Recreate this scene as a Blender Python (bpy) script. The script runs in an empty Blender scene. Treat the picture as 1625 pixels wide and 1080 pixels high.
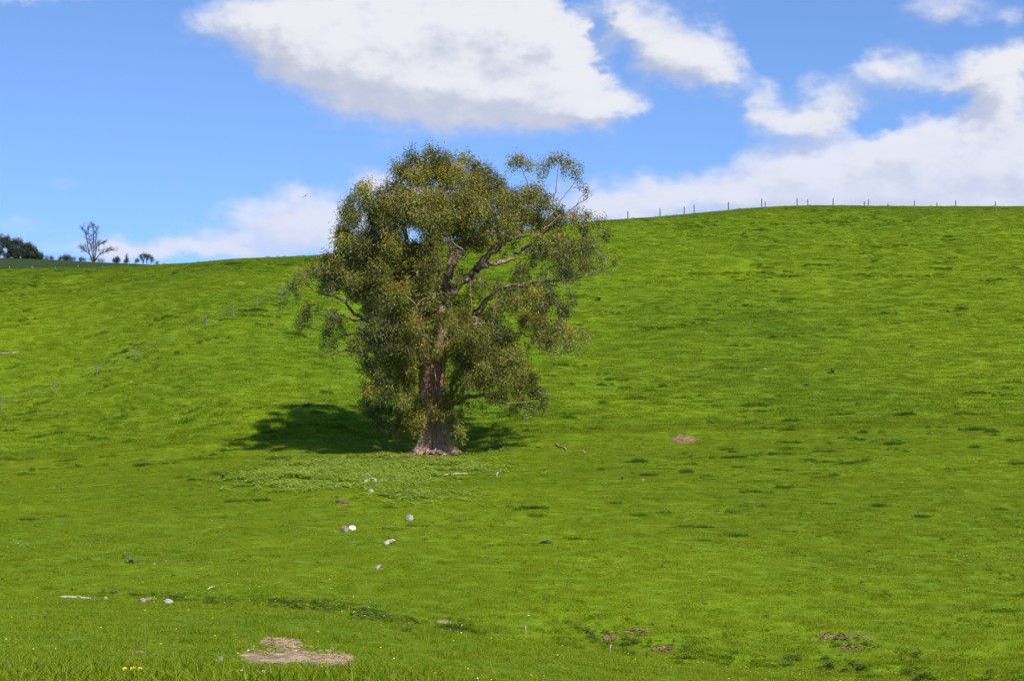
import bpy, math, random
import numpy as np
from mathutils import Vector

random.seed(7)
rng = np.random.default_rng(7)
sc = bpy.context.scene
COL = sc.collection
F = 3032.0                                   # focal length in photograph pixels (1625 wide)

# ------------------------------------------------------------------ camera
cam_d = bpy.data.cameras.new('camera')
cam_d.sensor_width = 36.0
cam_d.lens = 36.0 * F / 1625.0
cam_d.clip_start = 0.5
cam_d.clip_end = 9000
cam = bpy.data.objects.new('camera', cam_d)
cam.location = (0, 0, 0)
cam.rotation_euler = (math.pi / 2, 0, 0)
COL.objects.link(cam)
sc.camera = cam

# ------------------------------------------------------------------ sun and exposure
SUN_EL = math.radians(46)
SUN_AZ = math.radians(31)                    # from straight behind the camera towards the right
to_sun = Vector((math.sin(SUN_AZ) * math.cos(SUN_EL), -math.cos(SUN_AZ) * math.cos(SUN_EL), math.sin(SUN_EL)))
sd = bpy.data.lights.new('sun', 'SUN')
sd.energy = 5.0
sd.angle = math.radians(0.53)
sd.color = (1.0, 0.955, 0.87)
sun = bpy.data.objects.new('sun', sd)
sun.rotation_euler = to_sun.to_track_quat('Z', 'Y').to_euler()
sun.location = (60, -120, 200)
COL.objects.link(sun)
sc.view_settings.view_transform = 'Standard'
sc.view_settings.look = 'None'
sc.view_settings.exposure = 0.35
sc.view_settings.gamma = 1.0
sc.view_settings.use_curve_mapping = False


# ------------------------------------------------------------------ node helpers
class NT:
    def __init__(self, tree):
        self.t = tree
        self.n = tree.nodes
        self.l = tree.links

    def new(self, typ, **kw):
        nd = self.n.new(typ)
        for k, v in kw.items():
            setattr(nd, k, v)
        return nd

    def put(self, sock, v):
        if v is None:
            return
        if isinstance(v, bpy.types.NodeSocket):
            self.l.new(v, sock)
        else:
            if sock.type == 'RGBA' and isinstance(v, tuple) and len(v) == 3:
                v = (*v, 1)
            sock.default_value = v

    def math(self, op, a, b=None, c=None, clamp=False):
        nd = self.new('ShaderNodeMath', operation=op, use_clamp=clamp)
        for s, v in zip(nd.inputs, (a, b, c)):
            self.put(s, v)
        return nd.outputs[0]

    def vmath(self, op, a, b=None, c=None):
        nd = self.new('ShaderNodeVectorMath', operation=op)
        for s, v in zip(nd.inputs, (a, b, c)):
            self.put(s, v)
        return nd.outputs['Value'] if op in ('DOT_PRODUCT', 'LENGTH') else nd.outputs['Vector']

    def smooth(self, v, lo, hi, a=0.0, b=1.0):
        nd = self.new('ShaderNodeMapRange', interpolation_type='SMOOTHSTEP')
        self.put(nd.inputs['Value'], v)
        for k, x in (('From Min', lo), ('From Max', hi), ('To Min', a), ('To Max', b)):
            self.put(nd.inputs[k], x)
        return nd.outputs[0]

    def noise(self, vec, scale, detail=3, rough=0.55, col=False, dist=0.0):
        nd = self.new('ShaderNodeTexNoise')
        self.put(nd.inputs['Vector'], vec)
        nd.inputs['Scale'].default_value = scale
        nd.inputs['Detail'].default_value = detail
        nd.inputs['Roughness'].default_value = rough
        nd.inputs['Distortion'].default_value = dist
        return nd.outputs['Color'] if col else nd.outputs['Fac']

    def mix(self, fac, a, b):
        nd = self.new('ShaderNodeMix', data_type='RGBA')
        self.put(nd.inputs[0], fac)
        for s, v in ((nd.inputs[6], a), (nd.inputs[7], b)):
            if isinstance(v, tuple):
                s.default_value = (*v[:3], 1)
            else:
                self.put(s, v)
        return nd.outputs[2]


# ------------------------------------------------------------------ sky: sky texture plus cumulus clouds, as the world
def az_el(u, v):
    a = (u - 812.5) / F
    e = (540 - v) / F
    return math.atan(a), math.atan(e * math.cos(math.atan(a)))


CLOUDS = [  # direction given by photo pixel, half widths, strength
    (330, 38, 38, 26, .5), (420, 40, 85, 38, .95), (545, 50, 120, 52, 1.1), (680, 70, 150, 72, 1.3), (800, 90, 140, 80, 1.3),
    (640, 135, 120, 42, 1.0), (760, 160, 130, 38, 1.15), (880, 160, 100, 36, 1.1), (985, 170, 62, 17, .9), (770, 12, 110, 40, .9),
    (480, 98, 80, 32, .75), (870, 60, 80, 55, 1.0), (560, 120, 90, 34, .6), (925, 105, 45, 40, .8),
    (975, 22, 62, 30, .9), (1055, 62, 74, 34, 1.0), (1125, 92, 56, 40, 1.0), (1020, 100, 60, 24, .55), (1150, 130, 34, 24, .8),
    (1212, 150, 24, 34, .95), (1255, 188, 58, 26, 1.0), (1322, 158, 40, 38, .95), (1285, 200, 60, 20, .6),
    (1440, 118, 70, 33, 1.0), (1395, 104, 34, 22, .6), (1502, 12, 55, 27, 1.0), (1612, 22, 22, 16, .6),
    (1575, 125, 52, 48, 1.1), (1598, 215, 75, 70, 1.2), (1600, 110, 36, 34, .8), (1455, 215, 66, 34, 1.0), (1395, 248, 85, 34, .9),
    (1530, 285, 150, 44, 1.1), (1310, 285, 130, 38, 1.0), (1160, 300, 120, 28, .9), (1030, 322, 85, 32, .95), (1215, 250, 90, 20, .5),
    (1425, 320, 250, 24, .8), (930, 330, 80, 36, .9),
    (594, 286, 34, 18, 1.0), (640, 320, 60, 40, .8), (485, 325, 66, 28, .8), (372, 334, 40, 15, .55), (430, 372, 95, 24, .75),
    (545, 365, 80, 40, .85), (270, 385, 74, 15, .85), (200, 394, 40, 10, .8), (330, 402, 170, 12, .7), (100, 290, 26, 11, .42),
    (40, 362, 66, 14, .45), (60, -2, 90, 10, .75), (20, 395, 120, 14, .4), (190, 372, 22, 6, .35), (1130, 205, 40, 10, .3),
    (903, 2, 26, 26, -1.3), (940, 45, 22, 32, -1.5), (978, 100, 30, 30, -1.3), (1060, 150, 34, 20, -.6), (1205, 85, 40, 55, -.7), (1110, 205, 75, 32, -.6), (1350, 80, 26, 40, -.35), (1545, 62, 50, 24, -.5), (1395, 185, 34, 20, -.45), (330, 150, 90, 50, -.4),
    (430, 345, 60, 26, .35), (510, 350, 60, 34, .2), (350, 390, 60, 18, .4), (1500, 166, 46, 16, -.9), (1400, 205, 34, 14, -.5), (1390, 215, 30, 14, -.4),
]


def cloud_group():
    g = bpy.data.node_groups.new('cloud_density', 'ShaderNodeTree')
    g.interface.new_socket('AzEl', in_out='INPUT', socket_type='NodeSocketVector')
    g.interface.new_socket('Dir', in_out='INPUT', socket_type='NodeSocketVector')
    g.interface.new_socket('Density', in_out='OUTPUT', socket_type='NodeSocketFloat')
    T = NT(g)
    gi = T.new('NodeGroupInput')
    go = T.new('NodeGroupOutput')
    p = gi.outputs['AzEl']
    d = gi.outputs['Dir']
    # ragged edges: the field is displaced by two octaves of noise
    st = T.vmath('MULTIPLY', p, (1.0, 1.5, 0))
    w1 = T.vmath('MULTIPLY', T.vmath('SUBTRACT', T.noise(st, 26, 4, .6, col=True), (.5, .5, .5)), (.034, .020, 0))
    w2 = T.vmath('MULTIPLY', T.vmath('SUBTRACT', T.noise(st, 95, 4, .6, col=True), (.5, .5, .5)), (.016, .010, 0))
    w1 = T.vmath('ADD', w1, w2)
    q = T.vmath('ADD', p, w1)
    acc = 0.0
    for (u, v, ru, rv, w) in CLOUDS:
        a, e = az_el(u, v)
        sa, se = ru / F * 1.10, rv / F * 1.12
        x = T.vmath('MULTIPLY_ADD', q, (1 / sa, 1 / se, 0), (-a / sa, -e / se, 0))
        k = T.vmath('DOT_PRODUCT', x, x)
        gk = T.math('POWER', 0.40, k)
        acc = T.math('MULTIPLY_ADD', gk, w, acc)
    n = T.noise(st, 48, 6, .62)
    n2 = T.noise(st, 14, 3, .5)
    dens = T.math('MULTIPLY_ADD', T.math('SUBTRACT', n, .5), 1.05, acc)
    dens = T.math('MULTIPLY_ADD', T.math('SUBTRACT', n2, .5), .45, dens)
    # the rest of the sky carries the same kind of scattered cumulus
    flat = T.vmath('MULTIPLY', d, (1, 1, 2.2))
    big = T.noise(flat, 3.2, 7, .58)
    gen = T.math('MULTIPLY', T.math('SUBTRACT', big, .53), 5.0)
    sep = T.new('ShaderNodeSeparateXYZ')
    T.put(sep.inputs[0], p)
    ina = T.smooth(T.math('ABSOLUTE', sep.outputs[0]), .285, .37)
    ine = T.smooth(sep.outputs[1], .19, .25)
    out = T.math('MAXIMUM', ina, ine)
    mx = T.new('ShaderNodeMix', data_type='FLOAT')
    T.put(mx.inputs[0], out)
    T.put(mx.inputs[2], dens)
    T.put(mx.inputs[3], gen)
    T.put(go.inputs[0], mx.outputs[0])
    return g


def build_world():
    w = bpy.data.worlds.new('World')
    sc.world = w
    w.use_nodes = True
    T = NT(w.node_tree)
    T.n.clear()
    geo = T.new('ShaderNodeNewGeometry')
    d = T.vmath('MULTIPLY', geo.outputs['Incoming'], (-1, -1, -1))
    sep = T.new('ShaderNodeSeparateXYZ')
    T.put(sep.inputs[0], d)
    az = T.math('ARCTAN2', sep.outputs[0], sep.outputs[1])
    el = T.math('ARCSINE', sep.outputs[2])
    comb = T.new('ShaderNodeCombineXYZ')
    T.put(comb.inputs[0], az)
    T.put(comb.inputs[1], el)
    p = comb.outputs[0]
    sky = T.new('ShaderNodeTexSky', sky_type='NISHITA')
    sky.sun_disc = False
    sky.sun_elevation = SUN_EL
    sky.sun_rotation = math.pi - SUN_AZ
    sky.altitude = 150
    sky.air_density = 1.0
    sky.dust_density = 0.25
    sky.ozone_density = 2.6
    # a clear, freshly washed spring sky: look a little above the dusty horizon layer
    lift = T.vmath('NORMALIZE', T.vmath('MULTIPLY_ADD', d, (1, 1, 1.25), (0, 0, .15)))
    T.put(sky.inputs['Vector'], lift)
    g = cloud_group()

    def dens(pv):
        nd = T.new('ShaderNodeGroup')
        nd.node_tree = g
        T.put(nd.inputs['AzEl'], pv)
        T.put(nd.inputs['Dir'], d)
        return nd.outputs[0]
    d0 = dens(p)
    d1 = dens(T.vmath('ADD', p, (.007, .011, 0)))
    alpha = T.smooth(d0, .12, 1.50)
    wisp = T.math('MULTIPLY', alpha, .96)
    # the sunward rim is bright, the thick middle and underside greyer
    lit = T.math('SUBTRACT', d0, d1)
    lit = T.smooth(lit, -.70, .78)
    thick = T.smooth(d0, .5, 2.2)
    puff = T.math('SUBTRACT', T.noise(T.vmath('MULTIPLY', p, (1, 1.4, 0)), 60, 5, .62), .5)
    tone = T.math('MULTIPLY_ADD', lit, .95, -.08)
    tone = T.math('MULTIPLY_ADD', thick, .16, tone)
    tone = T.math('MULTIPLY_ADD', puff, 1.25, tone)
    cc = T.mix(T.smooth(tone, -.15, 1.05), (.42, .445, .55), (.68, .68, .72))
    low = T.smooth(sep.outputs[2], .04, .15, .72, 0.0)                 # low clouds seen through more air
    cc = T.mix(low, cc, (.54, .585, .74))
    ccs = T.vmath('SCALE', cc)
    ccs_node = ccs.node
    ccs_node.inputs['Scale'].default_value = 10.0
    blue = T.vmath('MULTIPLY', sky.outputs[0], (1.02, 1.22, 1.55))       # the camera's daylight balance
    col = T.mix(wisp, blue, ccs)
    bg = T.new('ShaderNodeBackground')
    bg.inputs['Strength'].default_value = 0.10
    T.put(bg.inputs['Color'], col)
    out = T.new('ShaderNodeOutputWorld')
    T.l.new(bg.outputs[0], out.inputs[0])


build_world()


# ------------------------------------------------------------------ numeric noise
def _hash(ix, iy, seed):
    h = (ix.astype(np.int64) * 374761393 + iy.astype(np.int64) * 668265263 + seed * 974634757) & 0x7fffffff
    h = ((h ^ (h >> 13)) * 1274126177) & 0x7fffffff
    h = h ^ (h >> 16)
    return (h & 0xffff) / 65535.0


def vnoise(x, y, seed=0):
    x = np.asarray(x, float)
    y = np.asarray(y, float)
    ix, iy = np.floor(x), np.floor(y)
    fx, fy = x - ix, y - iy
    fx = fx * fx * fx * (fx * (fx * 6 - 15) + 10)
    fy = fy * fy * fy * (fy * (fy * 6 - 15) + 10)
    a = _hash(ix, iy, seed)
    b = _hash(ix + 1, iy, seed)
    c = _hash(ix, iy + 1, seed)
    dd = _hash(ix + 1, iy + 1, seed)
    return (a * (1 - fx) + b * fx) * (1 - fy) + (c * (1 - fx) + dd * fx) * fy - .5


def fbm(x, y, seed=0, oct=3):
    t = 0.0
    amp = 1.0
    for o in range(oct):
        t = t + vnoise(x * 2 ** o + 17.3 * o, y * 2 ** o - 9.1 * o, seed + o) * amp
        amp *= .5
    return t


# ------------------------------------------------------------------ terrain heights
def pchip(xk, yk, x):
    """monotone cubic; yk may be (n,) or (n,m)."""
    xk = np.asarray(xk, float)
    yk = np.asarray(yk, float)
    h = np.diff(xk)
    hh = h.reshape((-1,) + (1,) * (yk.ndim - 1))
    dl = np.diff(yk, axis=0) / hh
    m = np.zeros_like(yk)
    w1 = 2 * hh[1:] + hh[:-1]
    w2 = hh[1:] + 2 * hh[:-1]
    with np.errstate(divide='ignore', invalid='ignore'):
        mm = (w1 + w2) / (w1 / dl[:-1] + w2 / dl[1:])
    mm[~(dl[:-1] * dl[1:] > 0)] = 0
    m[1:-1] = mm
    m[0] = dl[0]
    m[-1] = dl[-1]
    x = np.clip(np.asarray(x, float), xk[0], xk[-1])
    i = np.clip(np.searchsorted(xk, x, side='right') - 1, 0, len(xk) - 2)
    t = (x - xk[i]) / h[i]
    hi = h[i]
    if yk.ndim > 1:
        t = t[:, None]
        hi = hi[:, None]
    return ((1 + 2 * t) * (1 - t) ** 2 * yk[i] + t * (1 - t) ** 2 * hi * m[i] + t * t * (3 - 2 * t) * yk[i + 1] + t * t * (t - 1) * hi * m[i + 1])


D0 = [(0.0, -1.66), (6, -1.78)]            # metres: distance, height (ground at the photographer's feet)
COLS = {                                   # per column of sight: distance, and where the ground shows there
    0:    [(12, 1079), (16, 1078), (22, 1050), (28, 1005), (36, 968), (45, 951), (52, 968), (58, 988), (63, 985), (71, 944), (100, 815), (138, 745), (173, 651), (195, 560), (225, 475), (254, 432), (263, 427.5), (285, 434), (330, 470), (440, 492), (600, 466), (760, 428), (900, 408)],
    200:  [(12, 1080), (16, 1078), (22, 1052), (28, 1007), (36, 970), (45, 953), (52, 970), (58, 990), (63, 987), (71, 945), (100, 812), (138, 735), (165, 640), (183, 560), (215, 470), (248, 428), (257, 423), (280, 430), (330, 470), (440, 492), (600, 466), (760, 432), (900, 416)],
    408:  [(12, 1084), (16, 1082), (22, 1058), (28, 1010), (36, 974), (45, 960), (52, 975), (58, 994), (63, 988), (71, 946), (100, 810), (138, 722), (158, 630), (175, 558), (191, 490), (225, 427), (246, 413), (254, 411), (280, 424), (330, 470), (440, 500), (600, 480), (760, 445), (900, 430)],
    530:  [(12, 1090), (16, 1089), (22, 1064), (28, 1020), (36, 984), (45, 970), (52, 984), (58, 1000), (63, 992), (71, 948), (100, 809), (138, 719), (158, 634), (176, 566), (195, 508), (230, 428), (252, 405.5), (260, 404), (285, 418), (330, 470), (440, 500), (600, 490), (760, 460), (900, 445)],
    690:  [(12, 1104), (16, 1106), (22, 1082), (28, 1044), (36, 1013), (45, 997), (52, 1008), (58, 1018), (63, 1003), (72, 945), (100, 808), (138, 718), (158, 648), (176, 592), (200, 528), (240, 424), (260, 389), (269, 386), (295, 400), (330, 440), (440, 500), (600, 500), (760, 480), (900, 460)],
    970:  [(12, 1134), (16, 1140), (22, 1115), (28, 1082), (36, 1056), (45, 1039), (52, 1052), (58, 1056), (63, 1030), (74, 938), (100, 812), (140, 698), (180, 588), (220, 486), (256, 390), (274, 352), (282, 350), (305, 362), (350, 420), (440, 500), (600, 500), (760, 490), (900, 470)],
    1300: [(12, 1164), (16, 1170), (22, 1145), (28, 1115), (36, 1090), (45, 1070), (51, 1084), (57, 1086), (63, 1042), (76, 934), (100, 815), (140, 694), (180, 584), (220, 480), (260, 382), (282, 334), (295, 326.5), (315, 334), (360, 400), (440, 500), (600, 500), (760, 490), (900, 470)],
    1625: [(12, 1190), (16, 1200), (22, 1180), (28, 1150), (36, 1125), (44, 1105), (50, 1112), (55, 1108), (62, 1045), (76, 938), (100, 818), (140, 690), (180, 576), (220, 472), (260, 384), (286, 338), (305, 328), (330, 336), (370, 400), (440, 500), (600, 500), (760, 490), (900, 470)],
}
DG = np.concatenate([np.arange(0, 120, .5), np.arange(120, 340, 1.0), np.arange(340, 901, 8.0)])
_us = sorted(COLS)
_rows = []
for u in _us:
    pts = D0 + [(d, -d * (v - 540) / F) for d, v in COLS[u]]
    _rows.append(pchip([p[0] for p in pts], [p[1] for p in pts], DG))
UG = np.arange(-400, 2026, 12.5)
ZT = pchip([-900] + _us + [2500], np.array([_rows[0]] + _rows + [_rows[-1]]), UG)   # (nu, nd)
for _ in range(3):                          # soften creases between the lines of sight
    ZT[1:-1] = .25 * ZT[:-2] + .5 * ZT[1:-1] + .25 * ZT[2:]

HOLE = None


def base_height(x, y):
    x = np.asarray(x, float)
    y = np.asarray(y, float)
    th = np.arctan2(x, y)
    r = np.hypot(x, y)
    lim = math.atan(1212 / F)
    thc = np.clip(th, -lim, lim)
    d = r * np.cos(thc)
    u = np.tan(thc) * F + 812.5
    fu = np.clip((u - UG[0]) / 12.5, 0, len(UG) - 1.001)
    iu = fu.astype(int)
    fu = fu - iu
    dc = np.clip(d, 0, 899.9)
    j = np.clip(np.searchsorted(DG, dc, side='right') - 1, 0, len(DG) - 2)
    fd = (dc - DG[j]) / (DG[j + 1] - DG[j])
    z = (ZT[iu, j] * (1 - fd) + ZT[iu, j + 1] * fd) * (1 - fu) + (ZT[iu + 1, j] * (1 - fd) + ZT[iu + 1, j + 1] * fd) * fu
    w = np.clip((np.abs(th) - 1.0) / 1.2, 0, 1)
    w = w * w * (3 - 2 * w)
    z = z * (1 - w) + (-1.66 - .035 * np.minimum(r, 300)) * w
    fall = np.clip((d - 900) / 900, 0, 1)
    return z - 60 * fall * fall


def height(x, y):
    x = np.asarray(x, float)
    y = np.asarray(y, float)
    z = base_height(x, y)
    r = np.hypot(x, y)
    k = np.clip((r - 6) / 20, 0, 1)
    z = z + fbm(x / 9, y / 9, 3, 3) * .22 * k * np.clip(1.2 - np.maximum(0, r - 235) / 40, .15, 1)
    # cattle terracettes along the contours of the slope
    kh = np.clip((y - 62) / 40, 0, 1)
    z = z + fbm(x / 7.0, y / 2.3 + .25 * x / 7.0, 21, 3) * .11 * kh * np.clip(1.2 - np.maximum(0, r - 245) / 40, .2, 1)
    # broken ground in the gully
    gl = np.exp(-((y - 60 + .008 * x * 60 * 0) / 9.0) ** 2)
    z = z + fbm(x / 1.7, y / 1.7, 31, 3) * .30 * gl
    return z


def at(u, v, dmin=8.0, dmax=899.0, steps=6000):
    """where the line of sight through photograph pixel (u, v) meets the ground"""
    a = (u - 812.5) / F
    e = (540 - v) / F
    ds = np.exp(np.linspace(math.log(dmin), math.log(dmax), steps))
    dz = height(a * ds, ds) - e * ds
    k = np.nonzero(dz >= 0)[0]
    d = ds[k[0]] if len(k) else dmax
    return Vector((a * d, d, float(height(a * d, d))))


def on(x, y):
    return Vector((x, y, float(height(x, y))))


# ------------------------------------------------------------------ mesh helpers
def mesh_np(name, verts, faces, smooth=False):
    me = bpy.data.meshes.new(name)
    verts = np.ascontiguousarray(verts, dtype=np.float32)
    faces = np.ascontiguousarray(faces, dtype=np.int32)
    k = faces.shape[1]
    me.vertices.add(len(verts))
    me.vertices.foreach_set('co', verts.ravel())
    me.loops.add(faces.size)
    me.loops.foreach_set('vertex_index', faces.ravel())
    me.polygons.add(len(faces))
    me.polygons.foreach_set('loop_start', np.arange(0, faces.size, k, dtype=np.int32))
    me.polygons.foreach_set('loop_total', np.full(len(faces), k, dtype=np.int32))
    if smooth:
        me.polygons.foreach_set('use_smooth', np.ones(len(faces), dtype=bool))
    me.update(calc_edges=True)
    return me


def attr(me, name, vals, typ='FLOAT', dom='POINT'):
    a = me.attributes.new(name, typ, dom)
    key = {'FLOAT': 'value', 'INT': 'value', 'FLOAT_VECTOR': 'vector'}[typ]
    a.data.foreach_set(key, np.ascontiguousarray(vals, dtype=np.int32 if typ == 'INT' else np.float32).ravel())


def link(name, me, mat=None, parent=None, loc=None):
    o = bpy.data.objects.new(name, me)
    COL.objects.link(o)
    if mat is not None and not me.materials:
        me.materials.append(mat)
    if parent is not None:
        o.parent = parent
    if loc is not None:
        o.location = loc
    return o


def tag(o, label=None, cat=None, group=None, kind=None):
    if label:
        o['label'] = label
    if cat:
        o['category'] = cat
    if group:
        o['group'] = group
    if kind:
        o['kind'] = kind
    return o


def thing(name, label, cat, loc, group=None, rz=0.0):
    o = bpy.data.objects.new(name, None)
    o.empty_display_size = .3
    COL.objects.link(o)
    o.location = loc
    o.rotation_euler = (0, 0, rz)
    return tag(o, label, cat, group)


class Geo:
    """collects quads and triangles (as degenerate-free lists) for one mesh"""
    def __init__(self):
        self.v = []
        self.f = []

    def add(self, verts, faces):
        b = len(self.v)
        self.v.extend([tuple(p) for p in verts])
        self.f.extend([tuple(i + b for i in f) for f in faces])

    def tube(self, pts, rad, n=8, cap=True, wob=0.0):
        pts = [Vector(p) for p in pts]
        m = len(pts)
        prev = None
        rings = []
        for i, p in enumerate(pts):
            t = (pts[min(i + 1, m - 1)] - pts[max(i - 1, 0)])
            if t.length < 1e-6:
                t = Vector((0, 0, 1))
            t.normalize()
            if prev is None:
                ref = Vector((1, 0, 0)) if abs(t.x) < .8 else Vector((0, 1, 0))
            else:
                ref = prev
            a = (ref - t * ref.dot(t))
            if a.length < 1e-5:
                a = t.orthogonal()
            a.normalize()
            prev = a
            b = t.cross(a)
            ring = []
            for k in range(n):
                an = 2 * math.pi * k / n
                r = rad[i] * (1 + (random.random() - .5) * wob)
                ring.append(p + a * (math.cos(an) * r) + b * (math.sin(an) * r))
            rings.append(ring)
        vs = [q for rg in rings for q in rg]
        fs = []
        for i in range(m - 1):
            for k in range(n):
                k2 = (k + 1) % n
                fs.append((i * n + k, i * n + k2, (i + 1) * n + k2, (i + 1) * n + k))
        if cap:
            fs.append(tuple(range(n - 1, -1, -1)))
            fs.append(tuple((m - 1) * n + k for k in range(n)))
        self.add(vs, fs)

    def build(self, name, mat, parent=None, smooth=True, loc=None):
        me = bpy.data.meshes.new(name)
        me.from_pydata(self.v, [], self.f)
        if smooth:
            me.polygons.foreach_set('use_smooth', [True] * len(me.polygons))
        me.update()
        return link(name, me, mat, parent, loc)


def catmull(pts, n=4):
    P = [Vector(p) for p in pts]
    if len(P) < 3:
        return [P[0].lerp(P[-1], i / n) for i in range(n + 1)]
    Q = [P[0] * 2 - P[1]] + P + [P[-1] * 2 - P[-2]]
    out = []
    for i in range(1, len(Q) - 2):
        for k in range(n):
            t = k / n
            a, b, c, d = Q[i - 1], Q[i], Q[i + 1], Q[i + 2]
            out.append(.5 * ((2 * b) + (c - a) * t + (2 * a - 5 * b + 4 * c - d) * t * t + (3 * b - a - 3 * c + d) * t ** 3))
    out.append(P[-1])
    return out


# ------------------------------------------------------------------ materials
def new_mat(name):
    m = bpy.data.materials.new(name)
    m.use_nodes = True
    T = NT(m.node_tree)
    T.n.clear()
    out = T.new('ShaderNodeOutputMaterial')
    return m, T, out


def principled(T, out, col, rough=.8, spec=.3, bump=None, bstr=.3, bdist=.02):
    p = T.new('ShaderNodeBsdfPrincipled')
    if isinstance(col, tuple):
        p.inputs['Base Color'].default_value = (*col, 1)
    else:
        T.put(p.inputs['Base Color'], col)
    T.put(p.inputs['Roughness'], rough)
    p.inputs['Specular IOR Level'].default_value = spec
    if bump is not None:
        b = T.new('ShaderNodeBump')
        b.inputs['Strength'].default_value = bstr
        b.inputs['Distance'].default_value = bdist
        T.put(b.inputs['Height'], bump)
        T.l.new(b.outputs[0], p.inputs['Normal'])
    T.l.new(p.outputs[0], out.inputs[0])
    return p


def field_colour(T, pos):
    """broad patches of the sward: lush, ordinary and yellowed"""
    a = T.noise(T.vmath('MULTIPLY', pos, (.03, .018, .0)), 1.0, 4, .6)
    b = T.noise(T.vmath('MULTIPLY', pos, (.22, .35, .0)), 1.0, 4, .62)
    return a, b


GRASS_DARK = (.046, .104, .004)
GRASS_MID = (.158, .232, .004)
GRASS_LIGHT = (.250, .290, .010)


def grass_col(T, pos, tint):
    a, b = field_colour(T, pos)
    t = T.math('ADD', tint, T.math('MULTIPLY', T.math('SUBTRACT', a, .5), .8))
    t = T.math('ADD', t, T.math('MULTIPLY', T.math('SUBTRACT', b, .5), .22))
    r = T.new('ShaderNodeValToRGB')
    r.color_ramp.elements[0].position = .08
    r.color_ramp.elements[0].color = (*GRASS_DARK, 1)
    r.color_ramp.elements[1].position = .95
    r.color_ramp.elements[1].color = (*GRASS_LIGHT, 1)
    e = r.color_ramp.elements.new(.5)
    e.color = (*GRASS_MID, 1)
    T.put(r.inputs[0], t)
    return r.outputs[0]


def leafy(T, out, col, trans=.35, gloss=.06, rough=.4, tcol=None):
    df = T.new('ShaderNodeBsdfDiffuse')
    T.put(df.inputs['Color'], col)
    tr = T.new('ShaderNodeBsdfTranslucent')
    T.put(tr.inputs['Color'], tcol if tcol is not None else col)
    m1 = T.new('ShaderNodeMixShader')
    m1.inputs[0].default_value = trans
    T.l.new(df.outputs[0], m1.inputs[1])
    T.l.new(tr.outputs[0], m1.inputs[2])
    gl = T.new('ShaderNodeBsdfGlossy')
    gl.inputs['Roughness'].default_value = rough
    gl.inputs['Color'].default_value = (1, 1, 1, 1)
    m2 = T.new('ShaderNodeMixShader')
    m2.inputs[0].default_value = gloss
    T.l.new(m1.outputs[0], m2.inputs[1])
    T.l.new(gl.outputs[0], m2.inputs[2])
    T.l.new(m2.outputs[0], out.inputs[0])


def attr_node(T, name, typ='GEOMETRY'):
    a = T.new('ShaderNodeAttribute', attribute_type=typ, attribute_name=name)
    return a.outputs['Fac']


def mat_grass():
    m, T, out = new_mat('grass_blade')
    pos = T.new('ShaderNodeNewGeometry').outputs['Position']
    col = grass_col(T, pos, attr_node(T, 'tint', 'INSTANCER'))
    leafy(T, out, col, .42, .010, .5)
    return m


def mat_ground():
    m, T, out = new_mat('pasture_turf')
    pos = T.new('ShaderNodeNewGeometry').outputs['Position']
    fine = T.noise(pos, 2.2, 5, .7)
    col = grass_col(T, pos, T.math('MULTIPLY_ADD', fine, .8, .0))
    bump = T.math('ADD', T.noise(pos, 1.3, 5, .65), T.noise(pos, 9, 3, .6))
    principled(T, out, col, .9, .1, bump, .8, .12)
    return m


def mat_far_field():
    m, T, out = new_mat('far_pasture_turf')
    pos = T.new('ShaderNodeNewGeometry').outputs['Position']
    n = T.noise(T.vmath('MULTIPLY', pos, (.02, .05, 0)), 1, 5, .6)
    col = T.mix(n, (.020, .040, .010), (.045, .065, .016))  # cloud shadow over the far field is mixed into these dark greens
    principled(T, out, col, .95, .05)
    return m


def mat_bark(name, lo, mid, hi, z0, z1, sc_=3.0):
    """grey fibrous bark low on the stem, redder smooth bark higher up"""
    m, T, out = new_mat(name)
    pos = T.new('ShaderNodeTexCoord').outputs['Object']
    sep = T.new('ShaderNodeSeparateXYZ')
    T.put(sep.inputs[0], pos)
    st = T.vmath('MULTIPLY', pos, (1, 1, .16))
    n = T.noise(st, sc_ * 2.2, 6, .7)
    n2 = T.noise(st, sc_ * 6, 4, .7)
    n3 = T.noise(pos, .7, 3, .6)
    hgt = T.math('ADD', sep.outputs[2], T.math('MULTIPLY', T.math('SUBTRACT', n3, .5), 2.4))
    k = T.smooth(hgt, z0, z1)
    base = T.mix(k, mid, hi)
    col = T.mix(T.smooth(n, .32, .68), lo, base)
    col = T.mix(T.smooth(n2, .35, .75, 0, .5), col, base)
    bump = T.math('MULTIPLY_ADD', n, 1.0, T.math('MULTIPLY', n2, .4))
    principled(T, out, col, .85, .2, bump, .9, .12)
    return m


def mat_noise(name, c1, c2, scale=6, rough=.85, spec=.2, bstr=.5, bdist=.02, stretch=(1, 1, 1)):
    m, T, out = new_mat(name)
    pos = T.new('ShaderNodeTexCoord').outputs['Object']
    pv = T.vmath('MULTIPLY', pos, stretch)
    n = T.noise(pv, scale, 5, .65)
    n2 = T.noise(pv, scale * 3.7, 4, .6)
    col = T.mix(T.smooth(n, .3, .7), c1, c2)
    principled(T, out, col, rough, spec, T.math('ADD', n, T.math('MULTIPLY', n2, .5)), bstr, bdist)
    return m


def mat_leaf(name, green, grey, tip, trans=.22, gloss=.10, rough=.38):
    m, T, out = new_mat(name)
    tint = attr_node(T, 'tint')
    rnd = attr_node(T, 'rnd')
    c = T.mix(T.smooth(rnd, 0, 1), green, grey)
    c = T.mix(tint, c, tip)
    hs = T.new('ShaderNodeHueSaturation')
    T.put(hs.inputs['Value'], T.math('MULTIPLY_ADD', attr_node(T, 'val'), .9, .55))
    T.put(hs.inputs['Color'], c)
    leafy(T, out, hs.outputs[0], trans, gloss, rough)
    return m


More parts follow.
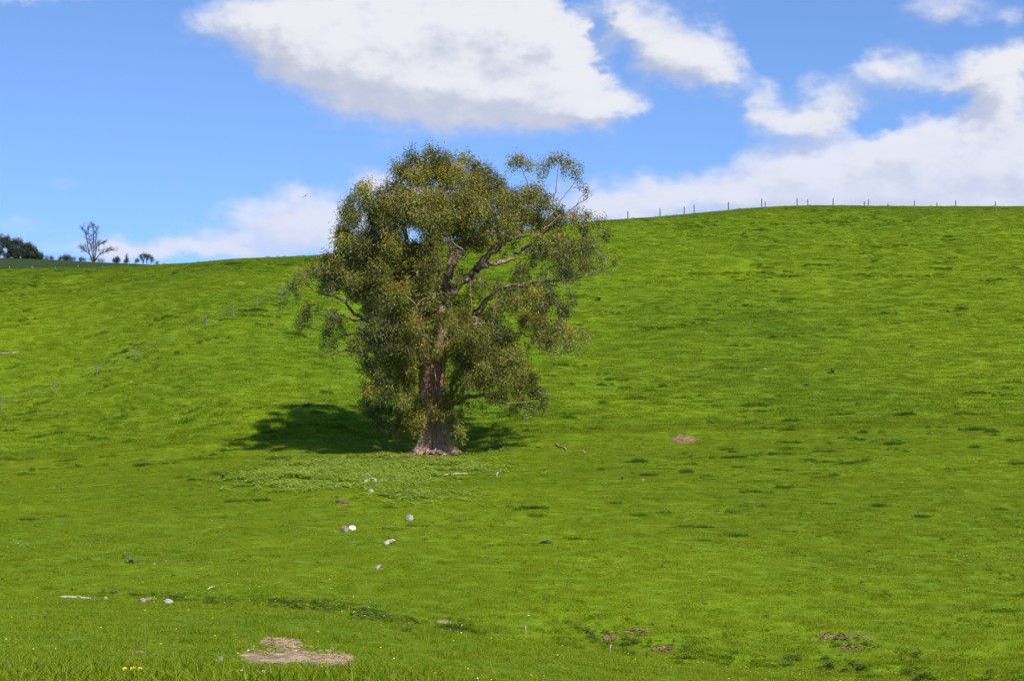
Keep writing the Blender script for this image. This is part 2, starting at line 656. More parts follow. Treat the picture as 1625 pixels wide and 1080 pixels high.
def mat_flat(name, col, rough=.7, spec=.3):
    m, T, out = new_mat(name)
    principled(T, out, col, rough, spec)
    return m


M_GROUND = mat_ground()
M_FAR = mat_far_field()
M_GRASS = mat_grass()
M_TRUNK = mat_bark('gum_bark', (.085, .050, .034), (.40, .27, .185), (.46, .23, .135), 1.2, 3.6)
M_LIMB = mat_noise('limb_bark', (.080, .046, .034), (.34, .215, .155), 2.2, .8, .25, .6, .05, (1, 1, .5))
M_TWIG = mat_noise('twig_bark', (.16, .12, .10), (.44, .36, .30), 2.2, .8, .25, .3, .02)
M_DEAD = mat_noise('bleached_wood', (.30, .26, .22), (.52, .47, .41), 5, .8, .2, .4, .02)
M_GUMLEAF = mat_leaf('gum_leaf', (.222, .212, .026), (.128, .146, .046), (.375, .255, .015), .32, .016, .40)
M_FARLEAF = mat_leaf('far_leaf', (.034, .052, .020), (.046, .052, .027), (.085, .065, .026), .15, .03, .5)
M_FARBARK = mat_noise('far_bark', (.022, .018, .02), (.05, .042, .045), 2, .9, .1, .2, .02)
M_SOIL = mat_noise('bare_soil', (.10, .057, .026), (.29, .20, .10), 2.6, .95, .05, .8, .05)
M_STRAW = mat_noise('dry_straw', (.15, .095, .06), (.46, .34, .215), 3.2, .95, .05, .8, .05)
M_POST = mat_noise('weathered_post', (.095, .08, .07), (.21, .185, .165), 4, .9, .1, .4, .01, (1, 1, .2))
M_PALEPOST = mat_noise('pale_post', (.22, .215, .19), (.38, .37, .33), 4, .9, .1, .3, .01)
M_WIRE = mat_flat('fence_wire', (.30, .30, .30), .45, .5)
M_STONE = mat_noise('field_stone', (.20, .17, .15), (.44, .39, .36), 5, .9, .2, .6, .03)
M_BROWNSTONE = mat_noise('brown_stone', (.16, .11, .085), (.33, .25, .20), 6, .9, .2, .6, .03)
M_WHITESTONE = mat_noise('white_stone', (.62, .60, .58), (.84, .83, .81), 4, .8, .3, .4, .02)
M_WOOD = mat_noise('old_wood', (.12, .09, .065), (.45, .36, .26), 5, .9, .15, .6, .03, (.3, 1, 1))
M_PALEWOOD = mat_noise('pale_wood', (.27, .21, .145), (.52, .43, .32), 5, .9, .15, .4, .02, (.3, 1, 1))
M_WEATHERED = mat_noise('weathered_wood', (.20, .165, .13), (.44, .385, .31), 5, .9, .15, .5, .03, (.3, 1, 1))
M_BROWNWOOD = mat_noise('dark_wood', (.055, .04, .03), (.19, .14, .10), 5, .9, .1, .6, .03, (.3, 1, 1))
M_REDBARK = mat_noise('peeled_bark', (.30, .15, .09), (.52, .33, .22), 5, .85, .15, .4, .02)
M_YELLOW = mat_flat('yellow_petal', (.80, .58, .01), .6, .2)
M_WHITE = mat_flat('white_petal', (.80, .80, .76), .6, .2)
M_STEM = mat_flat('flower_stem', (.10, .17, .02), .7, .2)
M_BIRD = mat_flat('bird_feather', (.03, .03, .035), .8, .2)


# ------------------------------------------------------------------ ground sheets
def polar_sheet(name, thetas, radii, mat, close=False):
    TH, R = np.meshgrid(thetas, radii)
    X = R * np.sin(TH)
    Y = R * np.cos(TH)
    Z = height(X, Y)
    nr, nt = X.shape
    V = np.stack([X, Y, Z], -1).reshape(-1, 3)
    i = np.arange(nr - 1)[:, None] * nt + np.arange(nt - 1)[None, :]
    Fq = np.stack([i, i + 1, i + nt + 1, i + nt], -1).reshape(-1, 4)[:, ::-1]
    if close:
        j = np.arange(nr - 1) * nt
        Fc = np.stack([j + nt - 1, j, j + nt, j + 2 * nt - 1], -1)[:, ::-1]
        Fq = np.concatenate([Fq, Fc])
    me = mesh_np(name, V, Fq, True)
    o = link(name, me, mat)
    return tag(o, kind='structure')


dense = np.linspace(-.325, .325, 560)
coarse = np.linspace(.325, 2 * math.pi - .325, 62)[1:-1]
thetas = np.concatenate([dense, coarse])
radii = np.concatenate([[.3, 1.2, 2.2], np.exp(np.linspace(math.log(3.0), math.log(345.0), 560))])
polar_sheet('ground', thetas, radii, M_GROUND, close=True)
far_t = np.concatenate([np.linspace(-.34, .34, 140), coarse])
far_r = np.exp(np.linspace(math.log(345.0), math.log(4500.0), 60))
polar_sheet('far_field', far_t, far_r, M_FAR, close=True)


# ------------------------------------------------------------------ scatter of ground cover (uncountable: stuff)
def blade_tuft(name, n, rad, hmin, hmax, wid, seg, lean, seed, mat):
    g = np.random.default_rng(seed)
    V, Fc = [], []
    for _ in range(n):
        a = g.uniform(0, 2 * math.pi)
        rr = rad * math.sqrt(g.uniform())
        x, y = rr * math.cos(a), rr * math.sin(a)
        h = g.uniform(hmin, hmax) * (1.1 - .45 * (rr / rad) ** 2)
        ta = g.uniform(0, 2 * math.pi)
        dx, dy = math.cos(ta), math.sin(ta)
        ln = g.uniform(.15, 1.0) * lean * h
        fa = g.uniform(0, 2 * math.pi)
        sx, sy = math.cos(fa), math.sin(fa)
        w = wid * g.uniform(.7, 1.3)
        b = len(V)
        for s in range(seg):
            t = s / seg
            ww = w * (1 - .55 * t) * .5
            cx, cy, cz = x + dx * ln * t * t, y + dy * ln * t * t, h * t - (.03 if s == 0 else 0)
            V.append((cx - sx * ww, cy - sy * ww, cz))
            V.append((cx + sx * ww, cy + sy * ww, cz))
        V.append((x + dx * ln, y + dy * ln, h * (1 - .12 * lean)))
        for s in range(seg - 1):
            Fc.append((b + 2 * s, b + 2 * s + 1, b + 2 * s + 3, b + 2 * s + 2))
        e = b + 2 * (seg - 1)
        Fc.append((e, e + 1, e + 2))
    me = bpy.data.meshes.new(name)
    me.from_pydata(V, [], Fc)
    me.materials.append(mat)
    return me


def weed_tuft(name, n, rad, h, leaf, seed, mat):
    """soft broad-leaved weeds: leaves in tiers on short stems"""
    g = np.random.default_rng(seed)
    V, Fc = [], []
    for _ in range(n):
        a = g.uniform(0, 2 * math.pi)
        rr = rad * math.sqrt(g.uniform())
        x, y = rr * math.cos(a), rr * math.sin(a)
        z = h * g.uniform(.25, 1.0) * (1.1 - .5 * (rr / rad) ** 2)
        ta = g.uniform(0, 2 * math.pi)
        dx, dy, dz = math.cos(ta), math.sin(ta), g.uniform(-.7, .25)
        L = leaf * g.uniform(.6, 1.3)
        w = L * .32
        b = len(V)
        V += [(x, y, z), (x + dx * L * .5 - dy * w, y + dy * L * .5 + dx * w, z + dz * L * .6), (x + dx * L, y + dy * L, z + dz * L * .7), (x + dx * L * .5 + dy * w, y + dy * L * .5 - dx * w, z + dz * L * .6)]
        Fc.append((b, b + 1, b + 2, b + 3))
    me = bpy.data.meshes.new(name)
    me.from_pydata(V, [], Fc)
    me.materials.append(mat)
    return me


def flower_head(name, r, h, mat):
    V = [(0, 0, h)] + [(math.cos(k * math.pi / 4) * r * (1 if k % 2 else .8), math.sin(k * math.pi / 4) * r * (1 if k % 2 else .8), h - r * .5) for k in range(8)]
    Fc = [(0, 1 + k, 1 + (k + 1) % 8) for k in range(8)]
    me = bpy.data.meshes.new(name)
    me.from_pydata(V, [], Fc)
    me.materials.append(mat)
    return me


def scatter(name, label, protos, P, rz, scl, tint, idx):
    coll = bpy.data.collections.new(name + '_kinds')
    for k, me in enumerate(protos):
        coll.objects.link(bpy.data.objects.new('%s_%02d' % (me.name, k), me))
    me = bpy.data.meshes.new(name)
    n = len(P)
    me.vertices.add(n)
    me.vertices.foreach_set('co', np.ascontiguousarray(P, dtype=np.float32).ravel())
    attr(me, 'rz', rz)
    attr(me, 'scl', scl, 'FLOAT_VECTOR')
    attr(me, 'tint', tint)
    attr(me, 'kind_index', idx, 'INT')
    o = link(name, me)
    tag(o, label, None, None, 'stuff')
    ng = bpy.data.node_groups.new(name + '_scatter', 'GeometryNodeTree')
    ng.interface.new_socket('Geometry', in_out='INPUT', socket_type='NodeSocketGeometry')
    ng.interface.new_socket('Geometry', in_out='OUTPUT', socket_type='NodeSocketGeometry')
    N, L = ng.nodes, ng.links
    gi, go = N.new('NodeGroupInput'), N.new('NodeGroupOutput')
    ci = N.new('GeometryNodeCollectionInfo')
    ci.inputs['Collection'].default_value = coll
    ci.inputs['Separate Children'].default_value = True
    ci.inputs['Reset Children'].default_value = True
    ip = N.new('GeometryNodeInstanceOnPoints')
    ip.inputs['Pick Instance'].default_value = True

    def na(nm, typ):
        a = N.new('GeometryNodeInputNamedAttribute')
        a.data_type = typ
        a.inputs['Name'].default_value = nm
        return [s for s in a.outputs if s.enabled and s.name == 'Attribute'][0]
    cx = N.new('ShaderNodeCombineXYZ')
    L.new(na('rz', 'FLOAT'), cx.inputs[2])
    e2r = N.new('FunctionNodeEulerToRotation')
    L.new(cx.outputs[0], e2r.inputs[0])
    L.new(gi.outputs[0], ip.inputs['Points'])
    L.new(ci.outputs[0], ip.inputs['Instance'])
    L.new(na('kind_index', 'INT'), ip.inputs['Instance Index'])
    L.new(e2r.outputs[0], ip.inputs['Rotation'])
    L.new(na('scl', 'FLOAT_VECTOR'), ip.inputs['Scale'])
    L.new(ip.outputs[0], go.inputs[0])
    md = o.modifiers.new('scatter', 'NODES')
    md.node_group = ng
    return o


# ground kept free of grass: (u, v, half width px, half height px)
BARE = []


def bare_mask(P):
    keep = np.ones(len(P), bool)
    for (x, y, rx, ry) in BARE:
        q = ((P[:, 0] - x) / rx) ** 2 + ((P[:, 1] - y) / ry) ** 2
        w = .95 + .7 * fbm(P[:, 0] * 1.6, P[:, 1] * 1.6, 77, 3)
        keep &= (q > w * w * (.75 + .3 * vnoise(P[:, 0] * 9, P[:, 1] * 9, 5))) | ((q > .3) & (rng.uniform(size=len(P)) < .20)) | (rng.uniform(size=len(P)) < .035)
    return keep


def fan_points(y0, y1, dens, amax=.315):
    n = int(amax * (y1 * y1 - y0 * y0) * dens)
    y = np.sqrt(rng.uniform(y0 * y0, y1 * y1, n))
    x = rng.uniform(-amax, amax, n) * y
    return np.stack([x, y], 1)


# ---- bare places: soil hollow, worn scrapes, litter under the tree
def soil_patch(name, label, cat, u, v, wpx, hpx, mat, rise=.05, face=0.0, seed=1, rag=.35, lobes=None):
    c = at(u, v)
    top, bot = at(u, v - hpx / 2), at(u, v + hpx / 2)
    rx = wpx / 2 / F * c.y
    ry = max((top.y - bot.y) / 2, .25)
    cy = (top.y + bot.y) / 2
    c = on((u - 812.5) / F * cy, cy)
    nr, nt = 12, 44
    V, Fc = [], []
    for i in range(nr + 1):
        for k in range(nt):
            th = 2 * math.pi * k / nt
            wob = 1 + rag * 2.0 * float(fbm(math.cos(th) * 2.1 + seed * 3.1, math.sin(th) * 2.1 + seed, seed, 4))
            t = i / nr
            x, y = c.x + rx * t * wob * math.cos(th), c.y + ry * t * wob * math.sin(th)
            z = float(height(x, y))
            f = 1 - t ** 3
            z += (rise + .03 * float(fbm(x * 5, y * 5, seed, 3)) + face * (y - c.y) / ry * .5) * f + .02 - .10 * (t ** 8)
            V.append((x - c.x, y - c.y, z - c.z))
    for i in range(nr):
        for k in range(nt):
            k2 = (k + 1) % nt
            Fc.append((i * nt + k, i * nt + k2, (i + 1) * nt + k2, (i + 1) * nt + k))
    me = bpy.data.meshes.new(name)
    me.from_pydata(V, [], Fc)
    me.polygons.foreach_set('use_smooth', [True] * len(me.polygons))
    o = link(name, me, mat, None, c)
    tag(o, label, None, None, 'structure')
    BARE.append((c.x, c.y, rx * .95, ry * .95))
    return o, c, rx, ry


TB = at(688, 719)                                  # tree base
SC = F / TB.y                                      # photo pixels per metre at the tree

# ------------------------------------------------------------------ the old gum tree
def tp(u, v, dep=0.0):
    """point at the tree (relative to its base) seen at (u, v), dep metres behind the trunk plane"""
    y = TB.y + dep
    return Vector(((u - 812.5) / F * y - TB.x, dep, (540 - v) / F * y - TB.z))


def build_trunk(parent):
    nt, nh = 72, 70
    H = tp(688, 566).z
    V, Fc = [], []
    for i in range(nh + 1):
        h = -.5 + (H + .5) * i / nh
        hh = max(h, 0)
        f = hh / H
        mid = .05 * math.sin(hh * .9) + .0
        sep = .50 + .07 * f
        rl, rr = .47 - .05 * f, .50 - .09 * f
        cl, cr = (-sep + mid, .10), (sep + mid - .06, -.12)
        fl = 1 + .52 * math.exp(-hh / .42) + .20 * math.exp(-hh / 1.9)
        for k in range(nt):
            th = 2 * math.pi * k / nt
            d = (math.cos(th), math.sin(th))
            rs = []
            for (cx, cy), R in ((cl, rl), (cr, rr)):
                b = cx * d[0] + cy * d[1]
                disc = R * R - (cx * cx + cy * cy) + b * b
                rs.append(b + math.sqrt(disc) if disc > 0 else .18)
            kk = 17.0
            r = math.log(sum(math.exp(kk * q) for q in rs)) / kk
            flute = math.cos(5 * th + 1.0) * .6 + math.cos(7 * th + .4 + .3 * hh) * .6 + math.cos(11 * th - .5 * hh) * .35
            r = r * fl * (1 + flute * (.30 * math.exp(-hh / .8) + .035))
            r += .07 * float(fbm(math.cos(th) * 2.2 + 5, math.sin(th) * 2.2 + hh * .55, 9, 3))
            V.append((r * d[0] + mid, r * d[1] * .92, h))
    for i in range(nh):
        for k in range(nt):
            k2 = (k + 1) % nt
            Fc.append((i * nt + k, i * nt + k2, (i + 1) * nt + k2, (i + 1) * nt + k))
    b = len(V)
    V.append((0, 0, H + .25))
    for k in range(nt):
        Fc.append((nh * nt + k, nh * nt + (k + 1) % nt, b))
    me = bpy.data.meshes.new('trunk')
    me.from_pydata(V, [], Fc)
    me.polygons.foreach_set('use_smooth', [True] * len(me.polygons))
    return link('trunk', me, M_TRUNK, parent)


# limbs read from the photograph: (u, v, depth behind trunk) and radius at each point
LIMBS = [
    # left stem of the twin trunk, then up through the left of the crown
    [(674, 575, 0, .48), (672, 545, .3, .42), (668, 510, .8, .38), (664, 470, 1.2, .33), (655, 430, 1.6, .27), (645, 385, 1.8, .2), (640, 335, 1.6, .13), (636, 285, 1.2, .06)],
    # right stem
    [(698, 575, -.2, .48), (697, 545, -.3, .45), (698, 510, -.2, .42), (702, 480, 0, .40), (708, 452, .1, .36), (714, 425, .2, .28), (716, 395, .4, .22), (712, 350, .7, .16), (700, 300, .8, .10), (688, 245, .6, .05)],
    # centre leader
    [(698, 500, .3, .30), (694, 470, .8, .25), (692, 440, 1.0, .22), (692, 400, 1.6, .17), (696, 350, 2.6, .12), (705, 290, 3.0, .06)],
    # great right limb, two forks
    [(704, 476, -.3, .36), (720, 461, -.9, .33), (735, 443, -1.2, .33), (750, 434, -1.5, .30), (762, 420, -1.7, .24), (783, 399, -2.0, .21), (797, 389, -2.2, .17), (820, 376, -2.6, .12), (845, 372, -3.0, .09), (872, 358, -3.2, .06), (890, 340, -3.2, .03)],
    [(752, 433, -1.5, .24), (770, 421, -1.9, .22), (786, 417, -2.0, .20), (802, 414, -2.0, .17), (822, 401, -1.8, .14), (846, 385, -1.5, .12), (864, 369, -1.2, .09), (884, 351, -1.0, .07), (908, 331, -.8, .045), (926, 318, -.7, .03), (943, 309, -.6, .015)],
    # lower right limb
    [(700, 545, .6, .34), (722, 530, .9, .30), (742, 512, 1.0, .28), (757, 495, .8, .26), (772, 478, .4, .23), (790, 464, 0, .18), (804, 455, -.4, .15), (827, 451, -.8, .12), (848, 446, -1.0, .11), (876, 446, -1.2, .09), (908, 444, -1.4, .07), (940, 434, -1.5, .05), (964, 421, -1.5, .025)],
    [(846, 446, -1.0, .08), (862, 449, -1.2, .06), (882, 453, -1.3, .05), (902, 458, -1.5, .04), (925, 451, -1.6, .02)],
    # drooping right limbs near the ground
    [(706, 655, -.2, .24), (720, 640, -.6, .20), (742, 631, -1.2, .16), (766, 627, -1.9, .13), (790, 637, -2.6, .09), (815, 640, -3.0, .06), (845, 636, -3.2, .03)],
    [(706, 645, .3, .22), (716, 620, .4, .19), (724, 598, .5, .17), (738, 578, .6, .13), (756, 558, .5, .10), (782, 540, .2, .07), (822, 529, -.2, .055), (847, 538, -.4, .05), (868, 556, -.6, .035), (894, 562, -.7, .015)],
    [(712, 640, -.4, .15), (728, 615, -1.0, .12), (745, 598, -1.6, .10), (770, 585, -2.3, .07), (800, 578, -2.9, .04)],
    # left arm: pale limbs reaching out over the slope
    [(668, 540, -.2, .28), (645, 527, -.8, .24), (620, 518, -1.3, .20), (595, 511, -1.6, .17), (574, 504, -1.9, .14), (560, 494, -2.0, .12), (547, 479, -2.1, .10), (529, 470, -2.2, .08), (508, 465, -2.3, .06), (482, 452, -2.4, .03), (456, 455, -2.4, .012)],
    [(597, 512, -1.6, .12), (575, 509, -2.1, .10), (557, 507, -2.4, .08), (539, 499, -2.6, .06), (515, 492, -2.7, .04), (490, 497, -2.8, .02)],
    [(650, 545, .6, .18), (612, 538, .4, .14), (585, 536, 0, .10), (568, 530, -.3, .08), (545, 533, -.6, .05), (520, 545, -.8, .02)],
    [(655, 572, -.1, .16), (620, 562, -.8, .12), (592, 557, -1.2, .09), (568, 557, -1.4, .075), (544, 557, -1.6, .06), (521, 564, -1.8, .045), (508, 563, -1.9, .03), (499, 556, -2.0, .012)],
    # left skirt
    [(664, 635, -.2, .16), (645, 622, -.8, .12), (620, 612, -1.4, .09), (600, 612, -1.8, .06), (582, 622, -2.1, .03)],
    # limbs to the left top and the front and back of the crown
    [(664, 475, 1.0, .24), (640, 440, .4, .19), (615, 405, -.4, .15), (594, 365, -1.0, .11), (580, 325, -1.2, .05)],
    [(714, 430, .2, .22), (735, 395, .8, .18), (755, 355, 1.4, .13), (768, 310, 1.6, .08), (772, 280, 1.6, .03)],
    [(705, 465, -.6, .26), (700, 435, -2.2, .2), (690, 405, -3.8, .15), (680, 370, -5.2, .1), (672, 330, -6.0, .05)],
    [(700, 490, .6, .28), (712, 450, 2.8, .22), (725, 405, 4.8, .16), (740, 360, 6.2, .09), (748, 320, 7.0, .05)],
    [(680, 500, .8, .26), (655, 470, 3.0, .2), (625, 430, 5.0, .15), (610, 390, 6.2, .08), (605, 350, 6.6, .04)],
    [(760, 420, -1.7, .16), (785, 385, -1.4, .13), (805, 350, -1.0, .1), (828, 320, -.7, .07), (838, 300, -.5, .045), (828, 268, -.4, .018)],
    [(862, 370, -1.2, .07), (872, 340, -1.0, .055), (880, 310, -.9, .045), (884, 285, -.9, .035), (886, 262, -.9, .02)],
    [(868, 362, -1.3, .05), (890, 318, -1.0, .045), (905, 300, -.9, .035), (916, 282, -.9, .02)],
    [(735, 530, 1.4, .18), (770, 500, 3.2, .14), (810, 470, 4.4, .1), (845, 450, 5.0, .05)],
    [(690, 560, -.6, .2), (682, 535, -2.4, .15), (670, 510, -4.4, .1), (660, 485, -5.6, .05)],
    [(705, 560, -.6, .2), (722, 540, -2.4, .15), (742, 525, -4.2, .1), (760, 512, -5.2, .05)],
    [(668, 545, .8, .2), (640, 520, 3.0, .15), (610, 505, 4.6, .1), (585, 490, 5.4, .05)],
]

# foliage clumps as they sit in the crown: (u, v, radius px, kind)  g grey-green, o olive, y olive with ochre tips, s sparse
CLUMPS = """
685 240 20 o,655 250 18 g,632 268 18 g,625 295 17 g,660 280 24 y,702 254 22 o,735 252 19 o,757 262 13 g,715 285 26 y,750 285 20 o,776 270 13 g,788 287 14 g,770 300 22 y,
690 312 26 y,735 315 26 o,660 315 24 y,638 308 18 g,645 268 14 g,672 262 14 o,695 272 18 y,728 270 16 y,
578 302 18 y,560 318 15 g,592 330 22 g,604 305 10 g,615 322 24 y,640 335 24 g,600 352 26 g,562 345 20 g,545 362 16 g,543 380 16 y,566 386 24 g,538 398 13 g,585 375 22 g,620 362 24 g,552 332 12 g,
670 345 26 o,700 337 24 o,690 367 24 o,730 345 26 y,760 330 26 o,792 318 22 o,816 312 20 g,842 303 18 o,836 333 24 o,802 345 24 o,770 362 22 o,742 376 18 o,864 320 20 o,888 335 14 g,878 350 14 g,856 350 16 o,818 360 14 o,
822 254 11 o,838 262 8 o,809 257 7 o,830 250 7 y,848 262 5 o,868 258 13 o,886 249 13 y,904 256 12 o,912 272 9 o,922 286 8 g,932 298 7 g,862 272 7 o,895 265 8 o,918 262 6 g,
906 345 16 o,930 341 15 o,950 350 14 o,960 370 12 g,925 360 13 g,944 374 10 s,880 377 16 o,905 386 18 o,926 396 18 g,942 390 10 s,890 406 18 g,865 400 14 s,954 406 13 o,974 412 10 y,960 424 9 s,930 418 15 o,900 428 16 g,872 426 14 s,846 412 12 s,
845 468 16 y,870 464 14 g,860 486 15 g,890 486 12 g,910 478 7 g,822 480 13 y,832 502 15 o,862 510 15 o,886 520 15 o,906 530 13 y,925 528 9 o,936 537 6 y,896 548 14 s,870 540 14 o,914 550 9 s,880 558 10 s,850 530 10 s,
622 387 24 y,592 402 22 y,626 412 26 o,654 395 24 o,600 427 24 o,640 432 24 o,576 416 20 g,560 402 17 g,682 386 20 o,690 410 14 o,665 420 18 o,
528 416 18 y,514 432 18 g,498 426 11 o,480 437 13 o,465 450 12 g,452 463 9 g,444 479 6 g,470 468 8 s,530 440 18 g,520 452 13 g,548 424 17 g,556 442 18 o,578 442 20 o,486 500 14 g,474 516 8 g,490 486 8 y,526 500 13 g,520 518 9 g,541 512 9 s,504 488 7 s,530 541 10 s,514 548 7 s,546 528 9 s,556 548 9 s,
572 462 18 g,600 456 22 o,630 460 22 y,660 455 20 o,592 486 20 g,622 490 24 g,650 490 22 o,678 480 17 y,602 516 22 g,636 520 24 o,664 515 18 y,592 541 18 g,616 551 20 g,645 551 20 o,668 545 16 o,602 564 14 g,626 576 18 o,650 582 15 o,
688 448 10 s,700 505 15 o,722 518 17 o,742 505 18 y,760 522 20 o,737 537 20 o,712 548 16 o,690 530 14 o,725 478 12 s,715 400 12 s,738 400 10 s,672 442 10 s,760 470 9 s,736 470 9 s,
786 520 16 g,800 536 20 o,776 551 20 o,750 556 19 o,816 560 19 o,796 576 18 o,766 580 18 o,740 580 16 o,826 590 17 o,846 595 12 y,800 605 16 o,826 616 16 y,850 620 17 g,866 626 11 g,860 641 13 g,842 646 12 g,820 636 14 y,796 630 12 y,775 610 10 s,834 660 7 g,735 612 8 s,
592 616 18 y,580 634 14 g,600 640 18 g,625 615 16 o,640 600 15 o,620 646 17 g,642 635 12 o,638 660 14 o,614 664 11 g,606 592 8 s,650 608 8 s,595 655 10 g,
705 640 13 y,716 660 13 y,698 655 9 y,730 652 8 y,725 676 10 o,736 690 6 o,715 690 8 s,650 685 10 y,640 691 8 y,662 674 8 y,631 692 5 y,668 690 5 s,
640 588 14 o,655 600 10 o,652 625 11 o,655 645 10 o,600 600 12 y,612 622 16 g,630 672 12 o,650 672 10 y,604 668 12 g,590 652 12 g,622 684 8 o,580 612 12 y,578 648 9 g,635 640 14 o,
725 560 16 o,745 600 14 o,762 602 16 y,782 628 14 o,812 648 10 y,746 566 18 o,782 590 18 g,725 590 12 o,728 632 10 o,745 640 10 s,765 645 9 s,706 580 8 s,716 600 7 s,680 560 14 o,696 556 12 o,668 580 8 s,
720 385 11 s,745 386 12 s,766 385 12 s,790 374 14 s,815 386 10 s,836 396 10 s,730 428 9 s,770 450 9 s,790 444 8 s,815 434 9 s,830 424 10 s,720 455 10 s,690 470 12 o,745 458 9 s,735 490 13 o,770 505 11 o,800 482 10 s,706 440 9 s,680 425 12 o,700 385 12 s,676 462 12 o,710 495 12 o,756 495 8 s,
672 640 13 o,668 660 12 y,575 522 13 g,560 545 9 o,585 576 14 g,602 588 14 o,640 562 15 o,615 602 14 g,575 560 9 g,690 648 8 y,712 625 9 o,652 652 13 o,656 672 12 o,722 700 7 s,640 700 6 s,
780 372 12 o,812 362 13 o,760 387 11 o,740 362 14 o,850 372 12 o,822 425 11 o,790 456 10 o,760 445 9 o,725 442 9 o,700 424 11 o,690 442 11 y,812 470 12 o,780 492 12 o,835 455 10 o,868 450 9 s,850 400 13 g,870 388 12 o,800 402 9 s,720 362 14 y,716 470 10 o,748 530 14 o,
840 440 8 s,858 436 9 s,885 440 8 s,920 436 7 s,940 430 8 s,820 455 8 s,838 545 8 s,862 550 8 s
"""


def leaf_cloud(name, items, mat, parent, seed, llen=.225, lwid=.056, hang=1.0, spray=13, sprad=.20):
    """items: (x, y, z, radius, squash, leaves, tip chance, grey chance). one mesh of drooping blade-shaped leaves"""
    g = np.random.default_rng(seed)
    C, DIR, TINT, RND, VAL = [], [], [], [], []
    for (x, y, z, r, sq, n, tip, grey, *vv) in items:
        ns = max(2, int(n / spray))
        d = g.normal(size=(ns, 3))
        d /= np.linalg.norm(d, axis=1)[:, None]
        d[:, 2] = np.where(d[:, 2] < -.45, d[:, 2] * .6, d[:, 2])
        rr = r * g.uniform(0, 1, ns) ** .55
        lob = 1 + .35 * np.sin(3 * np.arctan2(d[:, 1], d[:, 0]) + g.uniform(0, 6)) * np.cos(2.3 * d[:, 2] + g.uniform(0, 6))
        S = np.stack([x + d[:, 0] * rr * lob, y + d[:, 1] * rr * lob, z + d[:, 2] * rr * sq * lob], 1)
        cnt = g.poisson(spray, ns) + 2
        own = np.repeat(np.arange(ns), cnt)
        m = len(own)
        off = g.normal(size=(m, 3)) * sprad * np.array([.72, .72, 1.25]) - np.array([0, 0, .6 * sprad])
        P = S[own] + off
        out = d[own]
        dr = g.normal(size=(m, 3)) * .62 + out * .38
        dr[:, 2] -= .75 * hang
        dr /= np.linalg.norm(dr, axis=1)[:, None]
        up = (P[:, 2] - z) / max(r * sq, .05)
        spt = g.uniform(size=ns)[own]
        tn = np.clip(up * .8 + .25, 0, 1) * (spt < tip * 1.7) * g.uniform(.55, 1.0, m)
        C.append(P)
        DIR.append(dr)
        TINT.append(tn)
        RND.append(np.clip(g.normal(.25 + .6 * grey, .25, m), 0, 1))
        VAL.append(np.clip((vv[0] if vv else 0) + g.normal(.5, .13, m) + (g.uniform(size=ns)[own] - .5) * .3, 0, 1))
    C, DIR = np.concatenate(C), np.concatenate(DIR)
    TINT, RND, VAL = np.concatenate(TINT), np.concatenate(RND), np.concatenate(VAL)
    m = len(C)
    L = llen * g.uniform(.65, 1.25, m)
    W = lwid * g.uniform(.7, 1.25, m)
    sd = np.cross(DIR, g.normal(size=(m, 3)))
    sd /= np.linalg.norm(sd, axis=1)[:, None]
    nr = np.cross(sd, DIR)
    mid = C + DIR * (L * .45)[:, None] + nr * (L * .10)[:, None]
    V = np.stack([C, mid + sd * (W * .5)[:, None], C + DIR * L[:, None], mid - sd * (W * .5)[:, None]], 1).reshape(-1, 3)
    Fq = np.arange(m * 4).reshape(-1, 4)
    me = mesh_np(name, V, Fq)
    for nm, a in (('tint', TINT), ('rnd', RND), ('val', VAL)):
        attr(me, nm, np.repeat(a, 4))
    return link(name, me, mat, parent)


